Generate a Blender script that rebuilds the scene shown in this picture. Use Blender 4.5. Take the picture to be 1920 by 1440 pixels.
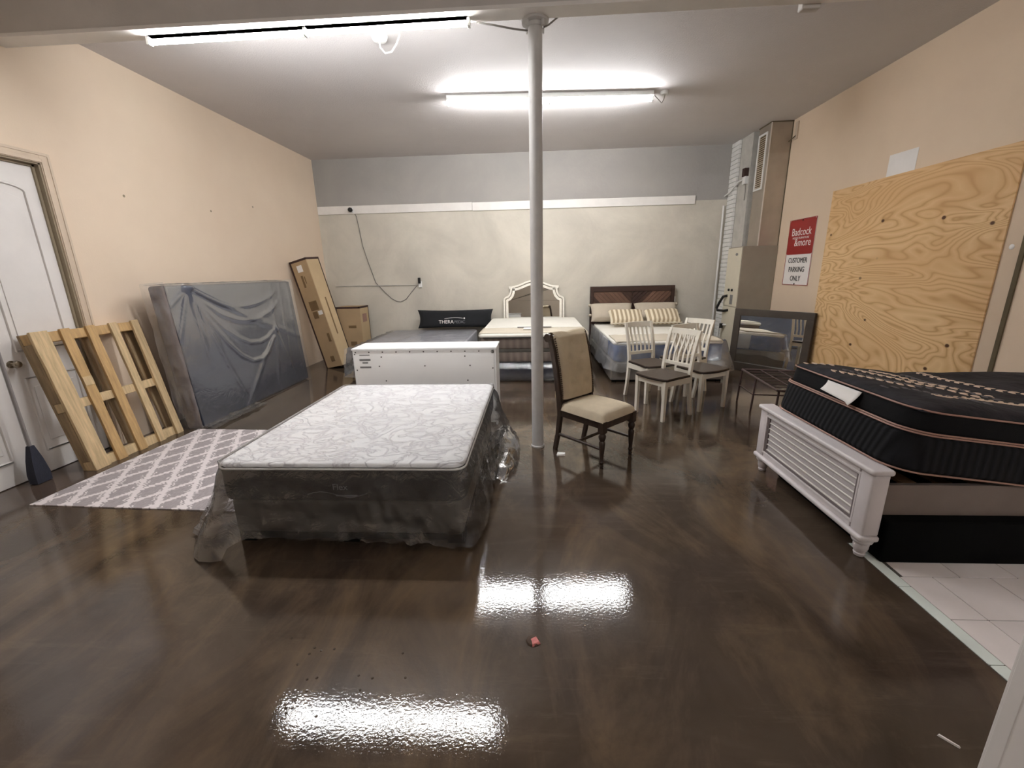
import bpy, bmesh, math, random
from mathutils import Vector, Matrix, noise as mnoise
random.seed(7)
R = math.radians
S = bpy.context.scene
COL = S.collection
for o in list(bpy.data.objects): bpy.data.objects.remove(o)

# ------------------------------------------------------------------ camera
PITCH, YAW, ROLL, FPX = R(14.767), R(3.269), R(-1.283), 797.0
fwd = Vector((-math.sin(YAW)*math.cos(PITCH), math.cos(YAW)*math.cos(PITCH), -math.sin(PITCH)))
rt = Vector((math.cos(YAW), math.sin(YAW), 0)); up = rt.cross(fwd)
r2 = rt*math.cos(ROLL)+up*math.sin(ROLL); u2 = -rt*math.sin(ROLL)+up*math.cos(ROLL)
cam = bpy.data.cameras.new('camera'); camo = bpy.data.objects.new('camera', cam); COL.objects.link(camo)
camo.matrix_world = Matrix(((r2.x, u2.x, -fwd.x, 0), (r2.y, u2.y, -fwd.y, 0), (r2.z, u2.z, -fwd.z, 1.6), (0, 0, 0, 1)))
cam.sensor_width = 36; cam.lens = 36*FPX/1920; cam.clip_start = .02
S.camera = camo
# ------------------------------------------------------------------ world, exposure
w = bpy.data.worlds.new('world'); S.world = w; w.use_nodes = True
w.node_tree.nodes['Background'].inputs[0].default_value = (.9, .95, 1, 1)
w.node_tree.nodes['Background'].inputs[1].default_value = .05
S.view_settings.view_transform = 'Standard'; S.view_settings.look = 'None'
S.view_settings.gamma = 1; S.view_settings.use_curve_mapping = False
S.view_settings.exposure = 1.76
TUBE = 62.0          # emission of the fluorescent tubes

# ------------------------------------------------------------------ materials
def srgb(r, g, b):
    return tuple(((c/255)/12.92 if c/255 <= .04045 else ((c/255+.055)/1.055)**2.4) for c in (r, g, b))+(1,)
class NT:
    def __init__(s, name):
        s.m = bpy.data.materials.new(name); s.m.use_nodes = True; s.t = s.m.node_tree; s.n = s.t.nodes; s.l = s.t.links
        s.b = s.n['Principled BSDF']; s.out = s.n['Material Output']; s._tc = None
    def node(s, t, **k):
        n = s.n.new(t)
        for a, v in k.items(): setattr(n, a, v)
        return n
    def link(s, a, b): s.l.new(a, b)
    def tc(s, scale=(1, 1, 1), rot=(0, 0, 0), kind='Object'):
        t = s.node('ShaderNodeTexCoord'); m = s.node('ShaderNodeMapping')
        m.inputs['Scale'].default_value = scale; m.inputs['Rotation'].default_value = rot
        s.link(t.outputs[kind], m.inputs[0]); return m.outputs[0]
    def noise(s, vec, scale, detail=4, rough=.55, dist=0):
        n = s.node('ShaderNodeTexNoise'); n.inputs['Scale'].default_value = scale; n.inputs['Detail'].default_value = detail
        n.inputs['Roughness'].default_value = rough; n.inputs['Distortion'].default_value = dist; s.link(vec, n.inputs['Vector']); return n.outputs['Fac']
    def vor(s, vec, scale, feature='F1', rnd=1):
        n = s.node('ShaderNodeTexVoronoi', feature=feature); n.inputs['Scale'].default_value = scale; n.inputs['Randomness'].default_value = rnd
        s.link(vec, n.inputs['Vector']); return n.outputs['Distance']
    def ramp(s, fac, stops):
        n = s.node('ShaderNodeValToRGB'); e = n.color_ramp.elements
        while len(e) < len(stops): e.new(.5)
        for i, (p, c) in enumerate(stops):
            e[i].position = p; e[i].color = c if hasattr(c, '__len__') else (c, c, c, 1)
        s.link(fac, n.inputs[0]); return n.outputs[0]
    def math(s, op, a, b=0.0, c=0.0):
        n = s.node('ShaderNodeMath', operation=op)
        for i, v in enumerate((a, b, c)):
            if hasattr(v, 'is_linked'): s.link(v, n.inputs[i])
            else: n.inputs[i].default_value = v
        return n.outputs[0]
    def mix(s, fac, a, b, mode='MIX'):
        n = s.node('ShaderNodeMix', data_type='RGBA', blend_type=mode)
        for sock, v in ((n.inputs[0], fac), (n.inputs[6], a), (n.inputs[7], b)):
            if hasattr(v, 'is_linked'): s.link(v, sock)
            else: sock.default_value = v
        return n.outputs[2]
    def sep(s, vec):
        n = s.node('ShaderNodeSeparateXYZ'); s.link(vec, n.inputs[0]); return n.outputs
    def bump(s, h, strength, dist=.01):
        n = s.node('ShaderNodeBump'); n.inputs['Strength'].default_value = strength; n.inputs['Distance'].default_value = dist
        s.link(h, n.inputs['Height']); s.link(n.outputs[0], s.b.inputs['Normal']); return n
    def color(s, c):
        if hasattr(c, 'is_linked'): s.link(c, s.b.inputs['Base Color'])
        else: s.b.inputs['Base Color'].default_value = c
    def set(s, rough=.5, metal=0, spec=.5):
        s.b.inputs['Roughness'].default_value = rough; s.b.inputs['Metallic'].default_value = metal
        s.b.inputs['Specular IOR Level'].default_value = spec; return s
M = {}
def plain(name, c, rough=.5, metal=0, var=.12, scale=6, bump=0, bscale=60, spec=.4, stretch=(1, 1, 1)):
    t = NT(name); v = t.tc(stretch)
    n = t.noise(v, scale, 5)
    lo = tuple(x*(1-var) for x in c[:3])+(1,); hi = tuple(min(1, x*(1+var)) for x in c[:3])+(1,)
    t.color(t.ramp(n, [(.3, lo), (.7, hi)])); t.set(rough, metal, spec)
    if bump: t.bump(t.noise(t.tc(stretch), bscale, 3), bump, .01)
    M[name] = t.m; return t.m
plain('white_paint', srgb(225, 220, 214), .4, var=.04)
plain('door_white', srgb(226, 221, 217), .45, var=.05, scale=3)
plain('trim_beige', srgb(205, 186, 165), .5, var=.05)
plain('jamb_brown', srgb(150, 136, 114), .6, var=.08)
plain('pole_grey', srgb(196, 193, 190), .5, var=.06, scale=9, bump=.1)
plain('beam_paint', srgb(196, 190, 184), .6, var=.06, scale=3, bump=.12, bscale=40)
plain('fixture_white', srgb(222, 222, 218), .4, var=.03)
plain('dark_plastic', srgb(22, 21, 21), .4, var=.1)
plain('grey_wire', srgb(128, 122, 116), .5, var=.05)
plain('white_plastic', srgb(226, 224, 220), .35, var=.03)
plain('knob_metal', srgb(150, 140, 125), .3, 1, var=.1)
plain('pallet_pale', srgb(204, 178, 138), .7, var=.22, scale=5, stretch=(9, 9, 1), bump=.3, bscale=30)
plain('pallet_tan', srgb(190, 156, 108), .7, var=.2, scale=5, stretch=(9, 9, 1), bump=.3, bscale=30)
plain('pallet_dark', srgb(150, 128, 98), .75, var=.3, scale=4, stretch=(6, 6, 1), bump=.35, bscale=25)
plain('cardboard', srgb(176, 150, 116), .8, var=.08, scale=3)
plain('cardboard_pale', srgb(190, 166, 130), .8, var=.06, scale=3)
plain('carton_edge', srgb(62, 42, 36), .7, var=.15)
plain('carton_print', srgb(120, 96, 66), .8, var=.1)
plain('paper', srgb(236, 232, 228), .7, var=.03)
plain('boxspring_face', srgb(56, 60, 74), .85, var=.12, scale=8)
plain('boxspring_side', srgb(116, 104, 104), .85, var=.1, scale=12)
plain('charcoal_side', srgb(26, 27, 30), .8, var=.15, scale=10, bump=.15)
plain('boxspring_dark', srgb(84, 80, 74), .85, var=.2, scale=6)
plain('black_fabric', srgb(16, 16, 18), .9, var=.2, bump=.15, bscale=120, spec=.2)
plain('black_box', srgb(7, 7, 7), .95, var=.2, spec=.1)
plain('logo_grey', srgb(120, 120, 124), .6, var=.05)
plain('back_panel', srgb(246, 244, 241), .55, var=.03, scale=2)
plain('cabinet_white', srgb(240, 239, 237), .35, var=.02)
plain('screw_grey', srgb(92, 88, 84), .4, .6, var=.1)
plain('label_grey', srgb(120, 118, 116), .6, var=.1)
plain('mattress_grey', srgb(186, 186, 192), .7, var=.12, scale=7, bump=.3, bscale=14)
plain('pillow_black', srgb(26, 27, 30), .85, var=.15, bump=.2, bscale=80)
plain('cream', srgb(238, 234, 224), .8, var=.03, bump=.2, bscale=25)
plain('runner_beige', srgb(206, 196, 178), .85, var=.05, bump=.2, bscale=60)
plain('white_chair', srgb(232, 226, 212), .4, var=.05, scale=8)
plain('seat_brown', srgb(66, 54, 48), .32, var=.3, scale=5, stretch=(1, 8, 1))
plain('seat_edge', srgb(34, 28, 26), .4, var=.2)
plain('dark_wood', srgb(58, 45, 37), .4, var=.3, scale=5, stretch=(6, 6, 1))
plain('linen', srgb(196, 182, 158), .9, var=.06, scale=14, bump=.25, bscale=150)
plain('linen_back', srgb(192, 176, 150), .9, var=.06, scale=14, bump=.25, bscale=150)
plain('nailhead', srgb(74, 58, 44), .4, .3, var=.1)
plain('headboard_wood', srgb(56, 38, 31), .4, var=.3, scale=4, stretch=(1, 6, 6))
plain('herring_a', srgb(66, 46, 37), .4, var=.25, scale=6)
plain('herring_b', srgb(102, 76, 62), .4, var=.25, scale=6)
plain('herring_c', srgb(54, 37, 31), .4, var=.25, scale=6)
plain('base_grey', srgb(128, 122, 116), .85, var=.06, scale=20, bump=.2, bscale=160)
plain('blue_side', srgb(66, 92, 142), .7, var=.3, scale=7)
plain('pillow_beige', srgb(190, 178, 160), .9, var=.06, bump=.2, bscale=60)
plain('mirror_frame', srgb(66, 58, 50), .5, var=.2, scale=6)
plain('ornate_white', srgb(240, 234, 222), .45, var=.06, scale=20)
plain('ornate_groove', srgb(140, 130, 116), .6, var=.1)
plain('rack_metal', srgb(84, 68, 66), .45, .3, var=.2)
plain('bed_grey', srgb(218, 211, 212), .45, var=.05, scale=4)
plain('bed_slat', srgb(196, 188, 190), .5, var=.04, scale=4)
plain('bed_rail', srgb(112, 100, 92), .6, var=.06)
plain('bed_groove', srgb(120, 110, 110), .6, var=.06)
plain('slat_wood', srgb(168, 130, 92), .7, var=.15, stretch=(1, 8, 1))
plain('piping', srgb(160, 124, 110), .6, var=.08)
plain('pattern_tan', srgb(206, 182, 160), .7, var=.08)
plain('pattern_grey', srgb(84, 80, 82), .7, var=.1)
plain('duct_metal', srgb(176, 164, 150), .38, .55, var=.1, scale=3)
plain('duct_seam', srgb(228, 222, 214), .35, .5, var=.05)
plain('unit_front', srgb(206, 198, 178), .5, var=.03)
plain('unit_side', srgb(148, 138, 124), .55, .2, var=.05)
plain('block_grey', srgb(184, 180, 172), .85, var=.1, scale=8, bump=.5, bscale=25)
plain('brick_white', srgb(226, 224, 220), .75, var=.05, scale=10, bump=.3, bscale=60)
plain('mortar', srgb(176, 172, 166), .9, var=.08)
plain('sign_red', srgb(150, 38, 34), .4, var=.04)
plain('sign_white', srgb(238, 232, 228), .4, var=.03)
plain('sign_black', srgb(30, 26, 26), .5, var=.05)
plain('dark_gap', srgb(96, 84, 62), .8, var=.15)
plain('bristle', srgb(52, 54, 66), .85, var=.2, scale=30, stretch=(8, 8, 1), bump=.6, bscale=60)
plain('broom_pole', srgb(140, 134, 132), .4, var=.08)
plain('tile_white', srgb(236, 228, 226), .3, var=.04, scale=5)
plain('tile_strip', srgb(226, 234, 228), .35, var=.05, scale=5)
plain('grout', srgb(82, 78, 72), .9, var=.15)
plain('scrap_pink', srgb(196, 120, 116), .7, var=.25, scale=40)
plain('scrap_dark', srgb(80, 64, 52), .8, var=.2, scale=30)
plain('tape_red', srgb(150, 116, 102), .6, var=.1)

def mk_floor():
    t = NT('floor_epoxy')
    v = t.tc(); n1 = t.noise(v, .9, 6, .62, 1.2); n2 = t.noise(t.tc((1.9, .8, 1), (0, 0, R(28))), 1.1, 9, .66, .9)
    base = t.ramp(n1, [(.28, srgb(62, 52, 45)), (.5, srgb(84, 73, 63)), (.74, srgb(108, 96, 84))])
    streak = t.ramp(n2, [(.47, 0), (.78, 1)])
    c = t.mix(t.math('MULTIPLY', streak, .6), base, srgb(150, 128, 102))
    pur = t.ramp(t.noise(v, .55, 3), [(.5, 0), (.68, 1)])
    c = t.mix(t.math('MULTIPLY', pur, .3), c, srgb(76, 68, 78))
    scr = t.ramp(t.noise(t.tc((1, 9, 1), (0, 0, R(-62))), 1.3, 9, .75), [(.55, 0), (.85, 1)])
    c = t.mix(t.math('MULTIPLY', scr, .3), c, srgb(150, 136, 118))
    c = t.mix(1.0, c, (.72, .68, .64, 1), 'MULTIPLY')
    t.color(c); t.set(.16, 0, .5)
    rr = t.ramp(t.noise(v, 3, 4), [(.3, .03), (.75, .07)]); t.link(rr, t.b.inputs['Roughness'])
    h = t.math('ADD', t.math('MULTIPLY', t.noise(v, 75, 2.5, .6), 1.0), t.math('MULTIPLY', t.noise(v, 9, 2, .5), .4))
    t.bump(h, .040, .01); M['floor'] = t.m
mk_floor()
def mk_wall(name, c, c2, bump=.12, big=.8):
    t = NT(name); v = t.tc(); n = t.noise(v, big, 5, .6)
    t.color(t.ramp(n, [(.3, c), (.7, c2)])); t.set(.75, 0, .25); t.bump(t.noise(v, 70, 3), bump, .006); M[name] = t.m; return t
mk_wall('wall_peach', srgb(222, 202, 180), srgb(229, 210, 188))
mk_wall('wall_beige', srgb(218, 196, 172), srgb(226, 205, 180))
mk_wall('wall_rear', srgb(170, 156, 140), srgb(180, 166, 150))
mk_wall('ceiling_paint', srgb(203, 198, 197), srgb(213, 208, 206), .5, .5)
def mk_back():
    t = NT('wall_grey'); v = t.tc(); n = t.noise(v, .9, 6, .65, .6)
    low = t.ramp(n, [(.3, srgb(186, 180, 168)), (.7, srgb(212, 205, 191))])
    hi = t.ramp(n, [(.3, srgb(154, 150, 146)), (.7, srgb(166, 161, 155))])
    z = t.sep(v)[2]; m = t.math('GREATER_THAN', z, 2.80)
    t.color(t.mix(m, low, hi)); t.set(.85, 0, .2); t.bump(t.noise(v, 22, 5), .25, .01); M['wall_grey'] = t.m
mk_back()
def mk_ply():
    t = NT('plywood'); v = t.tc((1, .55, 1.7))
    n = t.noise(v, 1.05, 2.4, .48, .9); fine = t.noise(t.tc((1, 3, 60)), 3, 4)
    b = t.math('FRACT', t.math('MULTIPLY', n, 27)); b = t.math('ABSOLUTE', t.math('SUBTRACT', b, .45))
    c = t.ramp(b, [(.02, srgb(196, 152, 102)), (.16, srgb(224, 186, 136)), (.5, srgb(238, 204, 154))])
    c = t.mix(t.math('MULTIPLY', fine, .35), c, srgb(206, 166, 116))
    big = t.ramp(t.noise(t.tc((1, .4, 1.4)), 1.1, 2), [(.4, 0), (.62, 1)])
    c = t.mix(t.math('MULTIPLY', big, .45), c, srgb(210, 164, 110))
    k = t.ramp(t.vor(t.tc((1, 1, 1.3)), 3.6), [(.06, 1), (.10, 0)])
    k2 = t.ramp(t.noise(t.tc(), .9, 1), [(.3, 0), (.42, 1)])
    c = t.mix(t.math('MULTIPLY', k, k2), c, srgb(84, 50, 24))
    t.color(c); t.set(.6, 0, .3); M['plywood'] = t.m
mk_ply()
def mk_rug():
    t = NT('rug_trellis'); v = t.tc(); x, y, z = t.sep(v)[0], t.sep(v)[1], None
    j = t.math('MULTIPLY', t.math('SUBTRACT', t.noise(t.tc((3, 40, 1)), 1.5, 3), .5), .10)
    xx = t.math('ADD', x, j); p = .23
    a = t.math('ABSOLUTE', t.math('SUBTRACT', t.math('FRACT', t.math('DIVIDE', t.math('ADD', xx, t.math('MULTIPLY', y, .62)), p)), .5))
    b = t.math('ABSOLUTE', t.math('SUBTRACT', t.math('FRACT', t.math('DIVIDE', t.math('SUBTRACT', xx, t.math('MULTIPLY', y, .62)), p)), .5))
    la = t.math('LESS_THAN', a, .105); lb = t.math('LESS_THAN', b, .105)
    st = t.math('LESS_THAN', t.math('ABSOLUTE', t.math('SUBTRACT', a, .2)), .03)
    st = t.math('MULTIPLY', st, t.math('GREATER_THAN', t.noise(t.tc((6, 6, 1)), 2.5, 2), .52))
    m = t.math('MINIMUM', t.math('ADD', t.math('ADD', la, lb), st), 1)
    g = t.ramp(t.noise(t.tc((20, 4, 1)), 6, 4), [(.3, srgb(150, 142, 143)), (.7, srgb(174, 166, 166))])
    t.color(t.mix(m, g, srgb(224, 216, 216))); t.set(.95, 0, .1); t.bump(t.noise(v, 300, 2), .3, .005); M['rug'] = t.m
mk_rug()
def mk_quilt():
    t = NT('quilted_white'); v = t.tc()
    n1 = t.noise(v, 4.2, 2, .45, 1.2); n2 = t.noise(t.tc((1, 1.7, 1), (0, 0, R(40))), 4.6, 2, .45, 1.0); n3 = t.noise(v, 24, 3)
    l1 = t.math('ABSOLUTE', t.math('SUBTRACT', n1, .5)); l2 = t.math('ABSOLUTE', t.math('SUBTRACT', n2, .52))
    e = t.math('MINIMUM', l1, l2); h = t.math('ADD', t.ramp(e, [(0, 0), (.05, 1)]), t.math('MULTIPLY', n3, .25))
    t.color(t.ramp(e, [(0, srgb(222, 218, 219)), (.016, srgb(238, 235, 235)), (.05, srgb(246, 244, 243))]))
    t.set(.7, 0, .3); t.bump(h, .5, .02); M['quilted_white'] = t.m
mk_quilt()
def mk_pleat():
    t = NT('pleated_taupe'); v = t.tc(); x = t.sep(v)[0]
    f = t.math('SINE', t.math('MULTIPLY', x, 62)); n = t.noise(v, 6, 3)
    t.color(t.mix(t.math('MULTIPLY', t.math('ADD', f, 1), .25), srgb(124, 112, 104), srgb(92, 82, 76))); t.set(.8, 0, .2); t.bump(f, .4, .01); M['pleated_taupe'] = t.m
    t = NT('ribbed_black'); v = t.tc(); s_ = t.sep(v); f = t.math('SINE', t.math('MULTIPLY', t.math('ADD', s_[0], s_[1]), 150))
    t.color(t.mix(t.math('MULTIPLY', t.math('ADD', f, 1), .5), srgb(13, 13, 15), srgb(26, 26, 30))); t.set(.85, 0, .2); t.bump(f, .4, .006); M['ribbed_black'] = t.m
    t = NT('striped_sham'); v = t.tc(); x = t.sep(v)[0]
    f = t.ramp(t.math('FRACT', t.math('MULTIPLY', x, 13)), [(.45, srgb(232, 220, 196)), (.55, srgb(170, 152, 124))])
    t.color(f); t.set(.85, 0, .2); t.bump(t.noise(v, 90, 2), .2, .005); M['striped_sham'] = t.m
    t = NT('black_floral'); v = t.tc((1, 1, 1))
    n = t.noise(v, 4, 4, .6, 1); t.color(t.ramp(n, [(.35, srgb(24, 24, 28)), (.7, srgb(46, 44, 50))])); t.set(.8, 0, .25); t.bump(t.noise(v, 9, 3), .5, .03); M['black_floral'] = t.m
mk_pleat()
def mk_film(name, milk, gloss=.16, bs=14, tint=(1, 1, 1, 1), bump=.35, fres=.8, gr=.1):
    t = NT(name); t.n.remove(t.b); v = t.tc()
    tr = t.node('ShaderNodeBsdfTransparent'); tr.inputs[0].default_value = tint
    gl = t.node('ShaderNodeBsdfGlossy'); gl.inputs['Roughness'].default_value = gr
    df = t.node('ShaderNodeBsdfDiffuse'); df.inputs[0].default_value = (.85, .85, .87, 1)
    bp = t.node('ShaderNodeBump'); bp.inputs['Strength'].default_value = bump; bp.inputs['Distance'].default_value = .02
    h = t.noise(v, bs, 4, .6, 1.4); t.link(h, bp.inputs['Height'])
    for q in (gl, df): t.link(bp.outputs[0], q.inputs['Normal'])
    fr = t.node('ShaderNodeFresnel'); fr.inputs[0].default_value = 1.5; t.link(bp.outputs[0], fr.inputs['Normal'])
    fac = t.math('MULTIPLY_ADD', fr.outputs[0], fres, gloss*.25)
    mk = t.ramp(t.noise(v, bs*.5, 5, .6, 1), [(.35, milk*.45), (.75, milk*1.5)])
    m1 = t.node('ShaderNodeMixShader'); t.link(mk, m1.inputs[0]); t.link(tr.outputs[0], m1.inputs[1]); t.link(df.outputs[0], m1.inputs[2])
    m2 = t.node('ShaderNodeMixShader'); t.link(fac, m2.inputs[0]); t.link(m1.outputs[0], m2.inputs[1]); t.link(gl.outputs[0], m2.inputs[2])
    t.link(m2.outputs[0], t.out.inputs[0]); M[name] = t.m
mk_film('film_clear', .055, .2, 7); mk_film('film_milky', .2, .2, 9); mk_film('film_thin', .04, .1, 5); mk_film('film_skirt', .06, .5, 10, gr=.035); mk_film('film_lean', .065, .1, 6, bump=.15, fres=.35, gr=.22); mk_film('film_flat', .09, .2, 6, bump=.08, fres=.6, gr=.14)
def mk_emit():
    t = NT('tube_glow'); t.color((1, 1, 1, 1)); t.b.inputs['Emission Color'].default_value = (.97, .985, 1, 1)
    t.b.inputs['Emission Strength'].default_value = TUBE; M['tube_glow'] = t.m
    t = NT('mirror_glass'); t.color((.86, .87, .86, 1)); t.set(.02, 1, .5); M['mirror_glass'] = t.m
mk_emit()

# ------------------------------------------------------------------ mesh helpers
class MB:
    def __init__(s): s.v = []; s.f = []
    def add(s, vs, fs, mat=None):
        k = len(s.v); s.v += [(mat @ Vector(p)) if mat else Vector(p) for p in vs]; s.f += [tuple(i+k for i in f) for f in fs]; return s
    def box(s, x0, x1, y0, y1, z0, z1, mat=None):
        return s.add([(x0,y0,z0),(x1,y0,z0),(x1,y1,z0),(x0,y1,z0),(x0,y0,z1),(x1,y0,z1),(x1,y1,z1),(x0,y1,z1)],
                     [(0,3,2,1),(4,5,6,7),(0,1,5,4),(1,2,6,5),(2,3,7,6),(3,0,4,7)], mat)
    def loft(s, rings, cap=True, closed=True):
        k = len(s.v); n = len(rings[0])
        for r in rings: s.v += [Vector(p) for p in r]
        for i in range(len(rings)-1):
            for j in range(n if closed else n-1):
                a = k+i*n+j; b = k+i*n+(j+1) % n; s.f.append((a, b, b+n, a+n))
        if cap: s.f.append(tuple(k+j for j in reversed(range(n)))); s.f.append(tuple(k+(len(rings)-1)*n+j for j in range(n)))
        return s
    def tube(s, pts, r, n=8, cap=True):
        pts = [Vector(p) for p in pts]; rings = []; ref = None
        for i, p in enumerate(pts):
            d = (pts[min(i+1, len(pts)-1)]-pts[max(i-1, 0)]).normalized()
            if ref is None: ref = Vector((0, 0, 1)) if abs(d.z) < .9 else Vector((1, 0, 0))
            a = (ref-d*ref.dot(d)).normalized(); ref = a; b = d.cross(a); rr = r[i] if hasattr(r, '__len__') else r
            rings.append([p+a*rr*math.cos(t)+b*rr*math.sin(t) for t in [2*math.pi*j/n for j in range(n)]])
        return s.loft(rings, cap)
    def bar(s, pts, wx, wy):            # rectangular section kept parallel to X and Y, path mostly vertical
        rings = []
        for i, p in enumerate(pts):
            a = wx[i] if hasattr(wx, '__len__') else wx; b = wy[i] if hasattr(wy, '__len__') else wy; x, y, z = p
            rings.append([(x-a/2,y-b/2,z),(x+a/2,y-b/2,z),(x+a/2,y+b/2,z),(x-a/2,y+b/2,z)])
        return s.loft(rings)
    def lathe(s, prof, c=(0, 0, 0), n=16):
        return s.loft([[(c[0]+r*math.cos(2*math.pi*j/n), c[1]+r*math.sin(2*math.pi*j/n), c[2]+z) for j in range(n)] for r, z in prof])
    def prism(s, poly, f0, f1):         # poly of 2D points; f0,f1 map 2D->3D for the two sides
        return s.loft([[f0(*p) for p in poly], [f1(*p) for p in poly]])
    def grid(s, nu, nv, fn):
        k = len(s.v)
        for j in range(nv+1):
            for i in range(nu+1): s.v.append(Vector(fn(i/nu, j/nv)))
        for j in range(nv):
            for i in range(nu):
                a = k+j*(nu+1)+i; s.f.append((a, a+1, a+nu+2, a+nu+1))
        return s
    def rbox(s, x0, x1, y0, y1, z0, z1, r=.03, seg=4, mat=None, vr=None):
        # rounded box: plan corners of radius vr, top and bottom edges rounded by r
        vr = vr if vr else r; rings = []
        def ring(ins, z):
            q = max(vr-ins, .002); pts = []
            for cx, cy, a0 in ((x1-vr, y1-vr, 0), (x0+vr, y1-vr, 90), (x0+vr, y0+vr, 180), (x1-vr, y0+vr, 270)):
                for i in range(seg+1):
                    a = R(a0+90*i/seg); pts.append((cx+q*math.cos(a), cy+q*math.sin(a), z))
            return pts
        for i in range(seg+1): a = R(90*i/seg); rings.append(ring(r*(1-math.sin(a)), z0+r*(1-math.cos(a))))
        for i in range(seg+1): a = R(90*i/seg); rings.append(ring(r*(1-math.cos(a)), z1-r*(1-math.sin(a))))
        k = len(s.v); s.loft(rings)
        if mat:
            for i in range(k, len(s.v)): s.v[i] = mat @ s.v[i]
        return s
    def mesh(s, name, smooth=None):
        me = bpy.data.meshes.new(name); me.from_pydata([tuple(p) for p in s.v], [], s.f); me.validate()
        bm = bmesh.new(); bm.from_mesh(me); bmesh.ops.recalc_face_normals(bm, faces=bm.faces); bm.to_mesh(me); bm.free()
        if smooth is not None:
            for p in me.polygons: p.use_smooth = True
            me.set_sharp_from_angle(angle=R(smooth))
        return me
    def build(s, name, mat, parent=None, smooth=None, bevel=0, loc=None):
        me = s.mesh(name, smooth); me.materials.append(M[mat]); return link(name, me, parent, bevel, loc)
def link(name, me, parent=None, bevel=0, loc=None):
    o = bpy.data.objects.new(name, me); COL.objects.link(o); o.parent = parent
    if loc: o.location = loc
    if bevel:
        b = o.modifiers.new('bevel', 'BEVEL'); b.width = bevel; b.segments = 2; b.limit_method = 'ANGLE'; b.angle_limit = R(40)
    return o
def tag(o, label=None, cat=None, group=None, kind=None):
    for k, v in (('label', label), ('category', cat), ('group', group), ('kind', kind)):
        if v: o[k] = v
    return o
def thing(name, label, cat, loc=(0, 0, 0), rz=0, group=None):
    o = bpy.data.objects.new(name, None); COL.objects.link(o); o.location = loc; o.rotation_euler = (0, 0, rz); o.empty_display_size = .1
    return tag(o, label, cat, group)
def struct(name, mb, mat, **k): return tag(mb.build(name, mat, **k), kind='structure')
def copy_tree(o, parent=None):
    c = o.copy(); COL.objects.link(c); c.parent = parent
    for ch in list(o.children): copy_tree(ch, c)
    return c
def box(*a): return MB().box(*a)
def text(body, size, mat, parent, mw, name='lettering', ex=.0012, align='CENTER', shear=0, sx=1):
    cu = bpy.data.curves.new('t', 'FONT'); cu.body = body; cu.size = size; cu.extrude = ex; cu.align_x = align; cu.shear = shear
    t = bpy.data.objects.new('t', cu); COL.objects.link(t); bpy.context.view_layer.update()
    me = bpy.data.meshes.new_from_object(t); bpy.data.objects.remove(t); me.transform(mw @ Matrix.Diagonal((sx, 1, 1, 1)))
    me.materials.clear(); me.materials.append(M[mat]); return link(name, me, parent)
def frame(o, ex, ey, ez):   # matrix from origin and axes
    return Matrix(((ex[0], ey[0], ez[0], o[0]), (ex[1], ey[1], ez[1], o[1]), (ex[2], ey[2], ez[2], o[2]), (0, 0, 0, 1)))
def nz(x, y, z=0): return mnoise.noise(Vector((x, y, z)))
def clip(poly, x0, x1, z0, z1):
    for ax, lim, sg in ((0, x0, 1), (0, x1, -1), (1, z0, 1), (1, z1, -1)):
        out = []
        for i, p in enumerate(poly):
            q = poly[(i+1) % len(poly)]; a = (p[ax]-lim)*sg; b = (q[ax]-lim)*sg
            if a >= 0: out.append(p)
            if a*b < 0: t = a/(a-b); out.append((p[0]+(q[0]-p[0])*t, p[1]+(q[1]-p[1])*t))
        poly = out
        if not poly: return []
    return poly

def rect_loop(x0, x1, y0, y1, z, r, n=6):
    p = []
    for cx, cy, a0 in ((x1-r, y1-r, 0), (x0+r, y1-r, 90), (x0+r, y0+r, 180), (x1-r, y0+r, 270)):
        for i in range(n+1): a = R(a0+90*i/n); p.append((cx+r*math.cos(a), cy+r*math.sin(a), z))
    p += p[:2]; o = []
    for a, b in zip(p, p[1:]):
        m = max(1, int((Vector(b)-Vector(a)).length/.08)); o += [tuple(Vector(a).lerp(Vector(b), i/m)) for i in range(m)]
    return o+[p[-1]]

# ------------------------------------------------------------------ the room
XL, XR, YB, YF, ZC = -4.174, 3.914, 8.589, -6.0, 3.713
fl = struct('floor', box(XL-.2, XR+.2, YF-.2, YB+.2, -.12, 0), 'floor')
struct('ceiling', box(XL-.2, XR+.2, YF-.2, YB+.2, ZC, ZC+.1), 'ceiling_paint')
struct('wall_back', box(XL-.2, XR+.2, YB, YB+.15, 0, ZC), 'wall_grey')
struct('wall_right', box(XR, XR+.15, YF, YB, 0, ZC), 'wall_beige')
struct('wall_rear', box(XL-.2, XR+.2, YF-.15, YF, 0, ZC), 'wall_rear')
D0, D1, DT = 2.40, 3.74, 2.575
wl = MB(); wl.box(XL-.18, XL, YF, D0, 0, ZC); wl.box(XL-.18, XL, D1, YB, 0, ZC); wl.box(XL-.18, XL, D0, D1, DT, ZC)
struct('wall_left', wl, 'wall_peach')
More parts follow.
